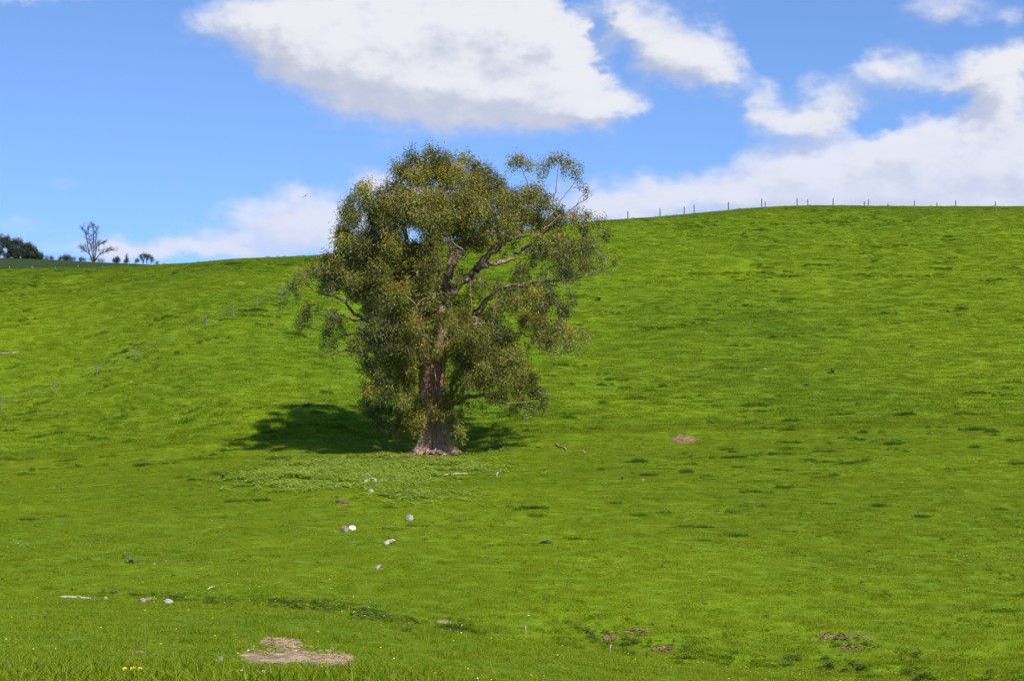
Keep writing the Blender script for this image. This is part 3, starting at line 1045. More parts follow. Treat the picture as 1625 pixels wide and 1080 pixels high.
def build_gum():
    root = thing('gum_tree', 'big old gum tree with flared twin trunk standing alone on the green slope', 'tree', TB)
    build_trunk(root)
    limb_geo, branch_geo = [], []
    nodes = []                                  # (point, radius, limb index)
    for li, pts in enumerate(LIMBS):
        P = [tp(u, v, d) for u, v, d, r in pts]
        R = [p[3] for p in pts]
        C = catmull(P, 4)
        RR = [R[min(int(i / 4), len(R) - 1)] * (1 - (i / 4) % 1) + R[min(int(i / 4) + 1, len(R) - 1)] * ((i / 4) % 1) for i in range(len(C))]
        for i in range(1, len(C) - 1):          # crooked, knotted wood
            C[i] = C[i] + Vector((random.gauss(0, 1), random.gauss(0, 1), random.gauss(0, 1))) * min(.12, RR[i] * .35 + .012)
        g = Geo()
        g.tube(C, [r * random.uniform(.78, 1.0) for r in RR], 10, True, .12)
        limb_geo.append(g)
        branch_geo.append(Geo())
        nodes += [(c, r, li) for c, r in zip(C[4:], RR[4:])]
    items, targets = [], []
    gg = random.Random(11)
    for tok in CLUMPS.replace('\n', '').split(','):
        tok = tok.strip()
        if not tok:
            continue
        u, v, r, k = tok.split()
        u, v, r = float(u), float(v), float(r)
        rho2 = ((u - 700) / 275) ** 2 + ((v - 440) / 238) ** 2
        D = 9.3 * math.sqrt(max(.03, 1 - rho2))
        low = v > 598 and 650 < u < 745
        copies = [(-gg.uniform(.3, .8) * D * .88, 1.0)]
        if low:
            copies = [(-gg.uniform(1.2, 2.0), 1.2)]
        elif k == 's':
            copies = [(gg.uniform(-.4, .3) * D, .8)]
        else:
            if rho2 < (.85 if u > 745 else .62):
                copies.append((gg.uniform(-.3, .35) * D, .8))
            if rho2 < (.6 if u > 745 else .40):
                copies.append((gg.uniform(.45, .9) * D, .9))
        if rho2 > .8 and not low:
            copies[0] = (gg.uniform(-.5, .5) * max(D, 2.0), 1.0)
        for ci, (dep, q) in enumerate(copies):
            jit = 0 if ci == 0 else 9
            p = tp(u + gg.uniform(-jit, jit), v + gg.uniform(-jit, jit), dep)
            rm = r / SC * (gg.uniform(1.05, 1.3) if low else gg.uniform(.86, 1.06)) * (.9 if rho2 > .7 else 1.0)
            n = (930 if v > 440 else 820) * (rm / .85) ** 2 * q
            if k == 's':
                n *= .75
            tip = {'y': .85, 'o': .22, 'g': .03, 's': .15}[k]
            grey = {'y': .0, 'o': .25, 'g': .9, 's': .5}[k]
            items.append((p.x, p.y, p.z, rm, .88, n * .82, tip, grey, gg.gauss(0, .17) + {'y': .08, 'g': -.12}.get(k, 0)))
            targets.append((p, rm))
    # branches: join every clump to the nearest wood already there
    pts = np.array([n[0][:] for n in nodes])
    lim = [n[2] for n in nodes]
    rad = [n[1] for n in nodes]
    order = sorted(range(len(targets)), key=lambda i: min((targets[i][0] - n[0]).length for n in nodes[::3]))
    for i in order:
        p, rm = targets[i]
        dist = np.linalg.norm(pts - np.array(p[:]), axis=1) + .5 * np.maximum(0, pts[:, 2] - p.z)
        j = int(np.argmin(dist))
        s = Vector(pts[j])
        L = (p - s).length
        r0 = min(rad[j] * .75, .018 + .016 * L)
        li = lim[j]
        if L > .3:
            mid = s.lerp(p, .5) + Vector((random.gauss(0, .1), random.gauss(0, .1), random.gauss(.10, .06))) * L
            C = catmull([s, mid, p], 3)
            for a in range(1, len(C) - 1):
                C[a] = C[a] + Vector((random.gauss(0, 1), random.gauss(0, 1), random.gauss(0, 1))) * .03
            RR = [r0 * (1 - .6 * a / (len(C) - 1)) for a in range(len(C))]
            branch_geo[li].tube(C, RR, 6, True)
            pts = np.concatenate([pts, np.array([c[:] for c in C[2:]])])
            lim += [li] * (len(C) - 2)
            rad += RR[2:]
        for _ in range(5):                      # twigs inside the clump
            d = Vector((random.gauss(0, 1), random.gauss(0, 1), random.gauss(.35, .8))).normalized()
            e = p + d * rm * random.uniform(.6, .98)
            b = p - d * rm * .1
            m_ = b.lerp(e, .5) + Vector((random.gauss(0, .1), random.gauss(0, .1), random.gauss(.05, .1))) * rm
            branch_geo[li].tube([b, m_, e], [.024, .016, .007], 4, False)
    for g, b in zip(limb_geo, branch_geo):
        lo = g.build('limb', M_LIMB, root)
        if b.v:
            b.build('branch', M_TWIG, lo)['kind'] = 'stuff'
    # bare dead twigs standing out of the crown on the right and lower left
    for spec in ([(931, 315, -.7), (936, 300, -.6), (934, 285, -.5)], [(915, 326, -.8), (925, 309, -.8), (944, 302, -.8), (952, 296, -.8)],
                 [(568, 558, -1.4), (569, 569, -1.4), (566, 577, -1.5), (560, 581, -1.5)], [(705, 425, -2.0), (700, 418, -3.0), (690, 412, -3.8), (672, 400, -4.6)],
                 [(727, 402, -4.2), (735, 396, -4.6), (722, 388, -4.9), (716, 376, -5.0)], [(802, 388, -2.6), (796, 372, -3.4), (792, 352, -4.0), (784, 325, -4.6)],
                 [(735, 400, -3.0), (724, 394, -3.6), (718, 381, -4.0), (712, 366, -4.4)], [(664, 466, -3.6), (661, 440, -4.2), (666, 418, -4.5)],
                 [(655, 640, -1.2), (662, 632, -1.6), (672, 626, -1.8)], [(652, 662, -1.0), (664, 652, -1.4), (673, 649, -1.7)]):
        g = Geo()
        P = catmull([tp(*s) for s in spec], 3)
        g.tube(P, [.036 - .027 * i / (len(P) - 1) for i in range(len(P))], 6, True, .2)
        g.build('dead_twig', M_DEAD, root)
    # strips of bark hanging from the fork
    for (u, v0, v1, dep, w) in ((746, 440, 494, -1.75, .055), (761, 432, 470, -1.95, .045), (703, 572, 608, -.95, .08), (690, 585, 612, -1.0, .05), (676, 568, 596, -.8, .06)):
        V, Fc = [], []
        for i in range(9):
            t = i / 8
            p = tp(u + 3 * math.sin(t * 4 + u) * t, v0 + (v1 - v0) * t, dep - .10 * math.sin(t * 3.0))
            ww = w * (1 - .6 * t) * random.uniform(.8, 1.1)
            for s, o2 in ((-1, 0), (0, -.04), (1, 0)):
                V.append((p.x + s * ww, p.y + o2, p.z))
                V.append((p.x + s * ww, p.y + o2 + .02, p.z))
        for i in range(8):
            a, b = i * 6, i * 6 + 6
            for s in (0, 2):
                Fc.append((a + s, a + s + 2, b + s + 2, b + s))
                Fc.append((a + s + 1, b + s + 1, b + s + 3, a + s + 3))
            Fc.append((a, b, b + 1, a + 1))
            Fc.append((a + 4, a + 5, b + 5, b + 4))
        me = bpy.data.meshes.new('bark_strip')
        me.from_pydata(V, [], Fc)
        link('bark_strip', me, M_REDBARK, root)
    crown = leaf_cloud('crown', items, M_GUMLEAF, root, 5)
    crown['kind'] = 'stuff'
    print('gum leaves', len(crown.data.polygons), 'clumps', len(items))
    return root


build_gum()


# ------------------------------------------------------------------ bare ground
soil_patch('bare_soil', 'bare reddish soil scrape alone in the grass right of the tree', 'soil', 1085, 697, 42, 17, M_SOIL, .08, .40, 3, .22)
soil_patch('bare_soil', 'strip of dry straw and bare soil on the near bank', 'soil', 472, 1042, 176, 34, M_STRAW, .005, 0, 5, .6)
soil_patch('bare_soil', 'narrow straw tongue behind the near soil patch', 'soil', 446, 1024, 60, 13, M_STRAW, .015, 0, 6, .45)
soil_patch('bare_soil', 'straw at the right end of the near soil patch', 'soil', 530, 1050, 60, 16, M_STRAW, .015, 0, 7, .5)
soil_patch('bare_soil', 'bare soil under the gum tree', 'soil', 684, 719, 78, 11, M_SOIL, .05, 0, 8, .45)
soil_patch('bare_soil', 'pale soil slip on the far lip of the gully', 'soil', 1051, 1031, 34, 8, M_SOIL, .02, .2, 9, .5)
soil_patch('bare_soil', 'cattle scrape on the gully side', 'soil', 1330, 1011, 90, 8, M_SOIL, .0, .05, 12, .8)
soil_patch('bare_soil', 'cattle scrape low on the gully side', 'soil', 1355, 1029, 44, 7, M_SOIL, .0, .06, 13, .7)
soil_patch('bare_soil', 'broken brown soil on the gully side below the right hill', 'soil', 1010, 1003, 40, 6, M_SOIL, .02, .1, 24, .7)
soil_patch('bare_soil', 'small soil scrape in the gully', 'soil', 968, 1014, 22, 8, M_SOIL, .0, .06, 14, .6)
soil_patch('bare_soil', 'small straw scrape in the gully', 'soil', 706, 987, 24, 7, M_STRAW, .0, .06, 15, .6)
soil_patch('bare_soil', 'thin worn patch at the foot of the near bank', 'soil', 217, 1034, 36, 6, M_SOIL, .0, 0, 17, .5)
soil_patch('bare_soil', 'worn earth beside the dark slab of wood', 'soil', 545, 800, 20, 4, M_SOIL, .0, 0, 18, .5)


def loose_bits(name, label, patches, n, size, thin, mat, seed):
    r = random.Random(seed)
    V, Fc = [], []
    o0 = patches[0]
    for (cx, cy, rx, ry) in patches:
        for _ in range(n):
            a, q = r.uniform(0, 6.283), math.sqrt(r.random()) * 1.08
            x, y = cx + rx * q * math.cos(a), cy + ry * q * math.sin(a)
            z = float(height(x, y)) + .035 + r.uniform(0, .03)
            L = size * r.uniform(.4, 1.3)
            t, e = r.uniform(0, 6.283), r.gauss(.05, .3)
            d = Vector((math.cos(t) * math.cos(e), math.sin(t) * math.cos(e), math.sin(e))) * L * .5
            w = Vector((-math.sin(t), math.cos(t), r.gauss(0, .5))).normalized() * L * thin
            c = Vector((x - o0[0], y - o0[1], z))
            b = len(V)
            V += [c - d - w, c - d + w, c + d + w * .6, c + d - w * .6, c + Vector((0, 0, L * thin * 1.2))]
            Fc += [(b, b + 1, b + 4), (b + 1, b + 2, b + 4), (b + 2, b + 3, b + 4), (b + 3, b, b + 4)]
    me = bpy.data.meshes.new(name)
    me.from_pydata(V, [], Fc)
    tag(link(name, me, mat, None, (o0[0], o0[1], 0)), label, None, None, 'stuff')


M_STALK = mat_noise('straw_stalk', (.17, .105, .06), (.44, .32, .20), 2.5, .9, .1, .2, .01)
M_CLOD = mat_noise('soil_clod', (.10, .055, .026), (.27, .175, .095), 3, .95, .05, .4, .02)
loose_bits('straw', 'dry straw stalks strewn over the near bare patch', BARE[1:4], 420, .085, .05, M_STALK, 61)
loose_bits('soil_clods', 'broken clods on the bare scrapes', [BARE[0]] + BARE[5:10], 60, .10, .32, M_CLOD, 62)

# ------------------------------------------------------------------ grass
def tint_at(P, s=0.0):
    return np.clip(.45 + s + rng.normal(0, .17, len(P)), 0, 1.2)


def make_grass():
    def lay(name, label, protos, P, smin, smax, hmod, tint):
        k = bare_mask(P)
        P, tint, hmod = P[k], tint[k], hmod[k]
        n = len(P)
        z = height(P[:, 0], P[:, 1])
        s = rng.uniform(smin, smax, n)
        S = np.stack([s, s, s * hmod], 1)
        scatter(name, label, protos, np.stack([P[:, 0], P[:, 1], z - .01], 1), rng.uniform(0, 6.28, n), S, tint, rng.integers(0, len(protos), n))
        print(name, n)

    def hm(P, sc_=1.4, amp=.8):
        return np.clip(1 + amp * fbm(P[:, 0] / sc_, P[:, 1] / sc_, 55, 3), .45, 2)
    # near: long unmown grass at the photographer's feet
    pr = [blade_tuft('near_grass', 30, .13, .07, .17, .008, 4, .75, 100 + i, M_GRASS) for i in range(5)]
    P = fan_points(8, 13.6, 120, .36)
    lay('long_grass', 'long grass at the near edge of the bank', pr, P, .8, 1.15, hm(P, .8, .6), tint_at(P, .30))
    pr = [blade_tuft('bank_grass', 30, .15, .03, .075, .008, 3, .9, 120 + i, M_GRASS) for i in range(5)]
    P = fan_points(13, 62, 40)
    lay('bank_grass', 'short grass on the near bank', pr, P, .8, 1.25, hm(P, .9, 1.0), tint_at(P, .30))
    pr = [blade_tuft('meadow_grass', 50, .36, .04, .10, .018, 2, .9, 140 + i, M_GRASS) for i in range(5)]
    P = fan_points(58, 150, 9)
    lay('meadow_grass', 'short grass of the slope round the tree', pr, P, .8, 1.3, hm(P, 1.6, .5), tint_at(P, .27))
    pr = [blade_tuft('hill_grass', 50, .60, .06, .13, .028, 2, .9, 160 + i, M_GRASS) for i in range(4)]
    P = fan_points(145, 312, 4.2)
    lay('hill_grass', 'short grass of the upper hillside', pr, P, .8, 1.3, hm(P, 2.5, .5), tint_at(P, .05))
    # darker, ranker tussocks, drawn out along the contours
    pr = [blade_tuft('tussock', 60, .34, .10, .22, .020, 2, .8, 180 + i, M_GRASS) for i in range(4)]
    Q = fan_points(24, 305, .055)
    Q = Q[rng.uniform(size=len(Q)) < np.clip((Q[:, 1] - 40) / 90, .35, 1)]
    keep = fbm(Q[:, 0] / 14, Q[:, 1] / 14, 91, 2) > -.02
    Q = Q[keep]
    k = 1 + rng.geometric(.16, len(Q))
    own = np.repeat(np.arange(len(Q)), k)
    ln = rng.uniform(.25, .95, len(Q))[own] * np.clip(Q[own, 1] / 150, .22, 1.2)
    P = Q[own] + np.stack([rng.normal(0, 1, len(own)) * ln, rng.normal(0, 1, len(own)) * ln * .35], 1)
    tn = np.clip(rng.normal(.0, .12, len(Q))[own] + np.clip((120 - Q[own, 1]) / 300, 0, .25) + rng.normal(.10, .12, len(own)), -.3, .7)
    keep = P[:, 1] > 20
    P, tn = P[keep], tn[keep]
    far = np.clip(P[:, 1] / 120, .55, 1.25)
    lay('tussock_grass', 'dark lush tussocks dotted over the pasture', pr, P, .6, 1.1, rng.uniform(.8, 1.7, len(P)) * far, tn)
    fp = [blade_tuft('clump', 26, .13, .07, .14, .016, 2, .8, 190 + i, M_GRASS) for i in range(3)]
    Q = fan_points(58, 165, 1.0)
    Q = Q[fbm(Q[:, 0] / 2.4, Q[:, 1] / 2.4, 95, 3) + .5 * fbm(Q[:, 0] / 12, Q[:, 1] / 12, 96, 2) > .12]
    lay('grass_clumps', 'small darker clumps flecking the lower pasture', fp, Q, .6, 1.3, rng.uniform(.6, 1.2, len(Q)), np.clip(rng.normal(.24, .14, len(Q)), -.2, .7))
    # gully sides: rank growth, its dark tint also standing for shade under the overhangs
    eu, ev = (-60, 0, 420, 560, 730, 970, 1250, 1480, 1700), (943, 944, 957, 968, 1002, 1037, 1063, 1081, 1100)
    Q = []
    for _ in range(1700):
        u = random.uniform(-50, 1675)
        if vnoise(u / 45.0, 3.3, 93) + vnoise(u / 14.0, 8.3, 94) * .6 + (.10 if u < 500 else .22) < random.random() * .6:
            continue
        v = np.interp(u, eu, ev) + 2 - abs(random.gauss(0, 7 if u < 800 else 13))
        p = at(u, v, 40, 110, 900)
        Q.append((p.x, p.y))
    Q = np.array(Q)
    lay('gully_grass', 'rank dark growth along the gully', pr, Q, .40, .85, rng.uniform(.45, 1.0, len(Q)), np.clip(rng.normal(.27, .18, len(Q)), -.2, .8))
    # seed heads and taller tufts roughening the brow of the hill
    Q = fan_points(252, 304, .12)
    lay('brow_grass', 'taller tufts along the brow of the hill', pr, Q, .5, 1.0, rng.uniform(1.0, 2.4, len(Q)), np.clip(rng.normal(.4, .2, len(Q)), 0, 1))


make_grass()


# soft weeds in the manured ground before the tree
def make_weeds():
    m, T, out = new_mat('weed_leaf')
    pos = T.new('ShaderNodeNewGeometry').outputs['Position']
    n = T.noise(pos, 1.1, 3, .6)
    leafy(T, out, T.mix(T.math('MULTIPLY_ADD', T.math('SUBTRACT', n, .5), .8, attr_node(T, 'tint', 'INSTANCER')), (.20, .30, .03), (.36, .44, .06)), .38, .01, .5)
    pr = [weed_tuft('weed', 40, .30, .36, .17, 200 + i, m) for i in range(4)]
    P = []
    for (u, v, ru, rv, n) in ((540, 742, 110, 14, 1250), (470, 760, 90, 18, 1300), (640, 737, 60, 8, 560), (610, 758, 110, 16, 1000), (750, 742, 80, 14, 200),
                              (720, 735, 40, 6, 220), (660, 785, 110, 14, 160), (610, 728, 40, 5, 160), (780, 705, 40, 14, 120)):
        for _ in range(n):
            a, r = rng.uniform(0, 6.28), abs(rng.normal(0, .62))
            P.append((u + ru * r * math.cos(a), v + rv * r * math.sin(a)))
    P = np.array(P)
    # pixel scatter on the slope: interpolate over a coarse table of ground points
    vs = np.linspace(690, 830, 57)
    ds = np.array([[at(u, v).y for v in vs] for u in (380, 530, 688, 860, 1000)])
    fu = np.interp(P[:, 0], (380, 530, 688, 860, 1000), np.arange(5))
    i0 = np.clip(fu.astype(int), 0, 3)
    fv = np.clip((P[:, 1] - 690) / 2.5, 0, 55.99)
    j0 = fv.astype(int)
    y = (ds[i0, j0] * (1 - (fv - j0)) + ds[i0, j0 + 1] * (fv - j0)) * (1 - (fu - i0)) + (ds[i0 + 1, j0] * (1 - (fv - j0)) + ds[i0 + 1, j0 + 1] * (fv - j0)) * (fu - i0)
    x = (P[:, 0] - 812.5) / F * y
    P = np.stack([x, y], 1)
    P = P[fbm(P[:, 0] / 2.0, P[:, 1] / 2.0, 41, 2) > -.35]
    P = P[bare_mask(P)]
    n = len(P)
    s = rng.uniform(.45, 1.0, n)
    scatter('weed_patch', 'pale leafy weeds spread before the tree', pr, np.stack([P[:, 0], P[:, 1], height(P[:, 0], P[:, 1])], 1), rng.uniform(0, 6.28, n),
            np.stack([s, s, s * rng.uniform(.5, 1.1, n)], 1), np.clip(rng.normal(.55, .25, n), 0, 1.2), rng.integers(0, 4, n))


make_weeds()


def make_gully_weeds():
    m, T, out = new_mat('gully_weed_leaf')
    leafy(T, out, T.mix(attr_node(T, 'tint', 'INSTANCER'), (.035, .066, .008), (.115, .170, .015)), .32, .02, .5)  # dark greens for rank weeds, also painting in the gully's own shade
    pr = [weed_tuft('gully_weed', 40, .20, .26, .11, 260 + i, m) for i in range(3)]
    P = []
    paths = [((428, 956), (560, 967), (622, 986), (700, 996), (790, 1002)), ((880, 985), (950, 1010), (1040, 1022), (1105, 1042)),
             ((1235, 1043), (1330, 1060), (1485, 1077)), ((1320, 1012), (1400, 1030), (1485, 1057)), ((150, 940), (250, 948), (420, 956))]
    for pi, path in enumerate(paths):
        for (a, b) in zip(path[:-1], path[1:]):
            for _ in range(int(abs(b[0] - a[0]) / (2.6 if pi < 4 else 8))):
                t = random.random()
                if vnoise(t * 5 + a[0], pi * 7.7, 3) < -.12:
                    continue
                u, v = a[0] + (b[0] - a[0]) * t + random.gauss(0, 4), a[1] + (b[1] - a[1]) * t + random.gauss(0, 5 if pi != 1 else 9)
                P.append(at(u, v, 30, 110)[:])
    P = np.array(P)
    n = len(P)
    s = rng.uniform(.3, .85, n)
    scatter('gully_weeds', 'dark rank weeds along the gully', pr, P, rng.uniform(0, 6.28, n), np.stack([s, s, s * rng.uniform(.5, 1.1, n)], 1), np.clip(rng.normal(.35, .3, n), 0, 1), rng.integers(0, 3, n))


make_gully_weeds()


def make_flowers():
    pr = [flower_head('daisy', .021, .10, M_WHITE), flower_head('clover', .016, .08, M_WHITE)]
    P = fan_points(18, 290, .10)
    Q = fan_points(50, 95, .8)
    P = np.concatenate([P, Q[fbm(Q[:, 0] / 6, Q[:, 1] / 5, 61, 2) > .12]])
    P = P[fbm(P[:, 0] / 11, P[:, 1] / 11, 63, 2) > -.15]
    n = len(P)
    s = rng.uniform(.5, 1.2, n) * np.clip(P[:, 1] / 80, .6, 1.7)
    scatter('white_flowers', 'tiny white flowers sprinkled through the grass', pr, np.stack([P[:, 0], P[:, 1], height(P[:, 0], P[:, 1])], 1), rng.uniform(0, 6.28, n), np.stack([s, s, np.full(n, 1.2)], 1), np.zeros(n), rng.integers(0, 2, n))
    P = fan_points(14, 62, .16)
    n = len(P)
    s = rng.uniform(.7, 1.2, n)
    scatter('yellow_flowers', 'tiny yellow flowers sprinkled on the near bank', [flower_head('buttercup', .018, .10, M_YELLOW)], np.stack([P[:, 0], P[:, 1], height(P[:, 0], P[:, 1])], 1), rng.uniform(0, 6.28, n), np.stack([s, s, np.ones(n)], 1), np.zeros(n), np.zeros(n, int))


make_flowers()


# ------------------------------------------------------------------ fences
def post_mesh(name, h, r, mat, seed):
    random.seed(seed)
    g = Geo()
    pts = [(0, 0, -.35), (random.gauss(0, .01), 0, h * .35), (random.gauss(0, .015), 0, h * .7), (random.gauss(0, .02), random.gauss(0, .02), h)]
    g.tube(pts, [r * 1.08, r, r * .97, r * .93], 8, True, .10)
    me = bpy.data.meshes.new(name)
    me.from_pydata(g.v, [], g.f)
    me.materials.append(mat)
    return me


def fence(label, points, heights, r, mat, group=None, wires=(.35, .7, 1.0)):
    base = points[0]
    root = thing('post_and_wire_fence', label, 'fence', base, group)
    meshes = [post_mesh('post', 1.0, 1.0, mat, 300 + i) for i in range(3)]
    tops = []
    for i, (p, h) in enumerate(zip(points, heights)):
        o = link('post', meshes[i % 3], None, root, p - base)
        o.scale = (r, r, h)
        o.rotation_euler = (random.gauss(0, .018), random.gauss(0, .025), random.uniform(0, 6))
        tops.append((p - base, h))
    for w in wires:
        g = Geo()
        P = []
        for i, (p, h) in enumerate(tops):
            q = p + Vector((0, -r * .9, min(w, h * .93)))
            if i:
                m_ = (P[-1] + q) / 2
                gz = float(height(m_.x + base.x, m_.y + base.y)) - base.z
                m_.z = max(m_.z - .03, gz + w * .8)
                P.append(m_)
            P.append(q)
        g.tube(P, [.0022] * len(P), 4, False)
        g.build('wire', M_WIRE, root)
    return root


random.seed(21)
# posts on the hilltop: near row and the row behind the crest
near_row = [(996.5, 349, 13), (1047.5, 343, 13.5), (1101.6, 337, 13.5), (1156, 332, 12.5), (1209, 331, 15), (1265, 329.5, 14), (1322, 329, 14), (1378, 331, 14), (1450.6, 334, 15), (1516.5, 334.5, 15), (1579.6, 336, 15.5), (1640, 337, 15)]


def crest_point(u, v):
    a = (u - 812.5) / F
    ds = np.linspace(230, 310, 400)
    z = height(a * ds, ds)
    el = z / ds
    k = int(np.argmax(el))
    tgt = (540 - v) / F
    kk = np.nonzero(el[:k + 1] >= tgt)[0]
    d = ds[kk[0]] if len(kk) else ds[k]
    return Vector((a * d, d, float(height(a * d, d))))


pts = [crest_point(u, v) for u, v, h in near_row]
fence('row of dark wooden posts along the crest of the right hill', pts, [h * p.y / F for p, (u, v, h) in zip(pts, near_row)], .085, M_POST, None)
back_row = [(1086, 329, 10.5), (1214.5, 320, 10.5), (1282, 317, 10.5), (1371.6, 320, 11.5), (1487, 321.5, 12)]
pts, hs = [], []
for u, vt, h in back_row:
    d = 305.0
    a = (u - 812.5) / F
    p = on(a * d, d)
    pts.append(p)
    hs.append(max(.5, (540 - vt) / F * d - p.z))
fence('second row of shorter posts just behind the crest of the right hill', pts, hs, .085, M_POST, None)
left_row = [(2.5, 651, 21), (86, 625, 21), (154, 597, 18.5), (214, 572, 20), (327.5, 522, 18), (370.5, 503, 17), (408.5, 490, 19), (447, 470, 18)]
pts = [at(u, v) for u, v, h in left_row]
fence('widely spaced thin posts climbing the left slope', pts, [h * p.y / F for p, (u, v, h) in zip(pts, left_row)], .06, M_POST, None)
far_row = [(15, 426, 6), (51, 426, 6.5), (88, 427, 6.5), (124, 425, 6.5), (163, 424, 5), (204, 423, 6)]
pts = []
for u, v, h in far_row:
    a = (u - 812.5) / F
    d = 266.0
    pts.append(on(a * d, d))
fence('low row of pale posts on the brow at far left', pts, [max(.28, (540 - (v - h)) / F * p.y - p.z - .25) for p, (u, v, h) in zip(pts, far_row)], .035, M_PALEPOST, None, (.3,))


# pegs in the gully
def peg(label, u, v, hpx, mat, w=.022, lean=.05):
    p = at(u, v)
    h = hpx / F * p.y
    g = Geo()
    g.tube([(0, 0, -.15), (0, 0, h * .6), (lean * h, 0, h)], [w, w * .95, w * .8], 6, True, .1)
    o = g.build('stake', mat, None, True, p)
    return tag(o, label, 'stake', 'thin wooden stakes standing in the gully')


peg('short pale stake in the gully, leftmost of the three', 732, 1000, 9, M_PALEWOOD, .02, .2)
peg('weathered tan stake in the gully, middle one of the three', 834, 1006, 14, M_PALEWOOD, .022, -.03)
peg('bright pale stake at the gully lip, rightmost of the three', 968, 1036, 14, M_PALEWOOD, .022, .12)


# ------------------------------------------------------------------ far trees on the skyline
def crest_far(u):
    a = (u - 812.5) / F
    ds = np.linspace(600, 1000, 300)
    el = height(a * ds, ds) / ds
    d = ds[int(np.argmax(el))]
    return Vector((a * d, d, float(height(a * d, d))))


def far_tree(name, label, u, vtop, wpx, crowns, group=None, trunk=True, base=None, leaf=.42, cat='tree', dy=0.0, dens=1.0, mat=None, trunks=None):
    b = base or crest_far(u)
    b = on(b.x * (1 + dy / b.y), b.y + dy)
    k = b.y / F
    root = thing(name, label, cat, b, group)
    vb = 540 - b.z / k

    def q(uu, vv, dp=0):
        return Vector(((uu - u) * k, dp, (vb - vv) * k))
    g = Geo()
    items = []
    for (cu, cv, r, n) in crowns:
        dp = random.uniform(-.6, .6) * r * k
        p = q(cu, cv, dp)
        items.append((p.x, p.y, max(p.z, .4), r * k * 1.08, .88, n * 1.7 * dens, .15, .2))
        if trunk:
            s = Vector((p.x * .35 + random.gauss(0, .1), 0, -.3)) if trunks is None else q(min(trunks, key=lambda t: abs(t - cu)), vb, 0) + Vector((0, 0, -.3))
            m_ = s.lerp(p, .5) + Vector((-p.x * .12, 0, .1 * p.z))
            g.tube(catmull([s, m_, p], 3), [.20 - .16 * i / 6 for i in range(7)], 6, True, .1)
    if trunk:
        g.build('trunk', M_FARBARK, root)
    c = leaf_cloud('crown', items, mat or M_FARLEAF, root, int(u * 7 + vtop), leaf, leaf * .5, .35, 12, .42)
    c['kind'] = 'stuff'
    return root


random.seed(33)
G1 = 'trees of the dark grove at far left'
far_tree('grove_tree', 'tall dark tree of the grove cut by the left picture edge', -4, 370, 30, [(-12, 380, 10, 900), (0, 378, 8, 700), (6, 385, 8, 700), (-4, 392, 10, 900), (2, 400, 7, 500)], G1)
far_tree('grove_tree', 'open topped dark grove tree with sky showing through its crown', 14, 372, 20, [(11, 378, 6, 420), (16, 385, 6, 500), (10, 388, 7, 600), (18, 396, 7, 600), (13, 402, 5, 300)], G1)
far_tree('grove_tree', 'broad dark tree in the middle of the grove', 27, 377, 22, [(25, 383, 7, 700), (31, 385, 7, 700), (35, 392, 7, 600), (24, 395, 7, 700), (31, 401, 8, 800), (25, 407, 6, 500)], G1)
far_tree('grove_tree', 'dark tree on the falling right shoulder of the grove', 46, 384, 20, [(42, 389, 7, 800), (48, 392, 7, 800), (53, 397, 6, 700), (44, 399, 8, 900), (50, 405, 8, 900), (42, 409, 6, 500)], G1)
far_tree('grove_tree', 'low dark tree at the right end of the grove', 60, 396, 14, [(58, 402, 6, 700), (62, 406, 6, 700), (65, 410, 4, 400), (58, 410, 6, 600)], G1)
far_tree('grove_tree', 'low dark undergrowth tree filling the foot of the grove', 36, 388, 40, [(10, 405, 6, 500), (20, 402, 8, 800), (33, 398, 9, 1000), (45, 403, 8, 900), (38, 408, 7, 700), (55, 404, 7, 800), (62, 409, 5, 500), (18, 392, 6, 500)], G1, dy=12)
GB = 'bushes along the far skyline'
far_tree('bush', 'small bush in the gap right of the dark grove', 75, 409, 10, [(74, 412, 3.5, 190), (80, 413.5, 3, 150), (84, 414, 2.5, 120)], GB, False, leaf=.34, cat='bush')
far_tree('bush', 'wide rounded bush left of the bare tree', 105, 404, 26, [(101, 408, 4, 300), (107, 408, 5, 420), (113, 411, 4, 300), (95, 413, 3.5, 220), (104, 413, 5, 350), (119, 414, 2.5, 120)], GB, False, leaf=.34, cat='bush')
far_tree('bush', 'small dark bush against the left foot of the bare tree', 129, 411, 10, [(128, 414, 3.2, 260), (132, 413.5, 2.5, 120), (135, 414, 2, 80)], GB, False, leaf=.34, cat='bush')
far_tree('bush', 'thin bush against the right foot of the bare tree', 160, 413, 10, [(157, 415, 2.2, 120), (161, 414, 2.6, 100), (164, 416, 2, 70)], GB, False, leaf=.3, cat='bush')
far_tree('small_tree', 'small rounded green tree between bare tree and the conifer', 184, 407, 14, [(186, 409.5, 3, 260), (181, 412, 3, 240), (188, 412, 3, 240), (184, 414, 3.5, 240)], None, True, leaf=.34)
far_tree('conifer', 'little pointed conifer on the skyline', 201, 403, 8, [(201, 405, 1.4, 80), (200.6, 408, 1.8, 100), (201.4, 410.5, 2.1, 110), (199.5, 413, 2.6, 150), (203, 413, 2.2, 110), (198, 415, 2, 90)], None, True, leaf=.3)
far_tree('bush', 'dark bush at the left foot of the flat topped tree', 218, 410, 6, [(218, 412, 2.4, 200), (216, 414, 2, 120)], GB, False, leaf=.32, cat='bush')
far_tree('flat_topped_tree', 'low spreading flat topped tree with sky under its crown', 232, 403, 24, [(224, 405.5, 3, 240), (230, 405, 3.4, 300), (236, 406, 3.2, 260), (241, 409, 2.6, 190), (226, 410, 2, 90), (233, 409.5, 2.4, 110), (242, 412, 2, 100)], None, True, leaf=.34, trunks=(227, 233, 240))
far_tree('bush', 'tiny low bush right of the flat topped tree', 249, 414, 6, [(248, 416, 1.6, 90), (251, 416.5, 1.4, 60)], GB, False, leaf=.3, cat='bush')


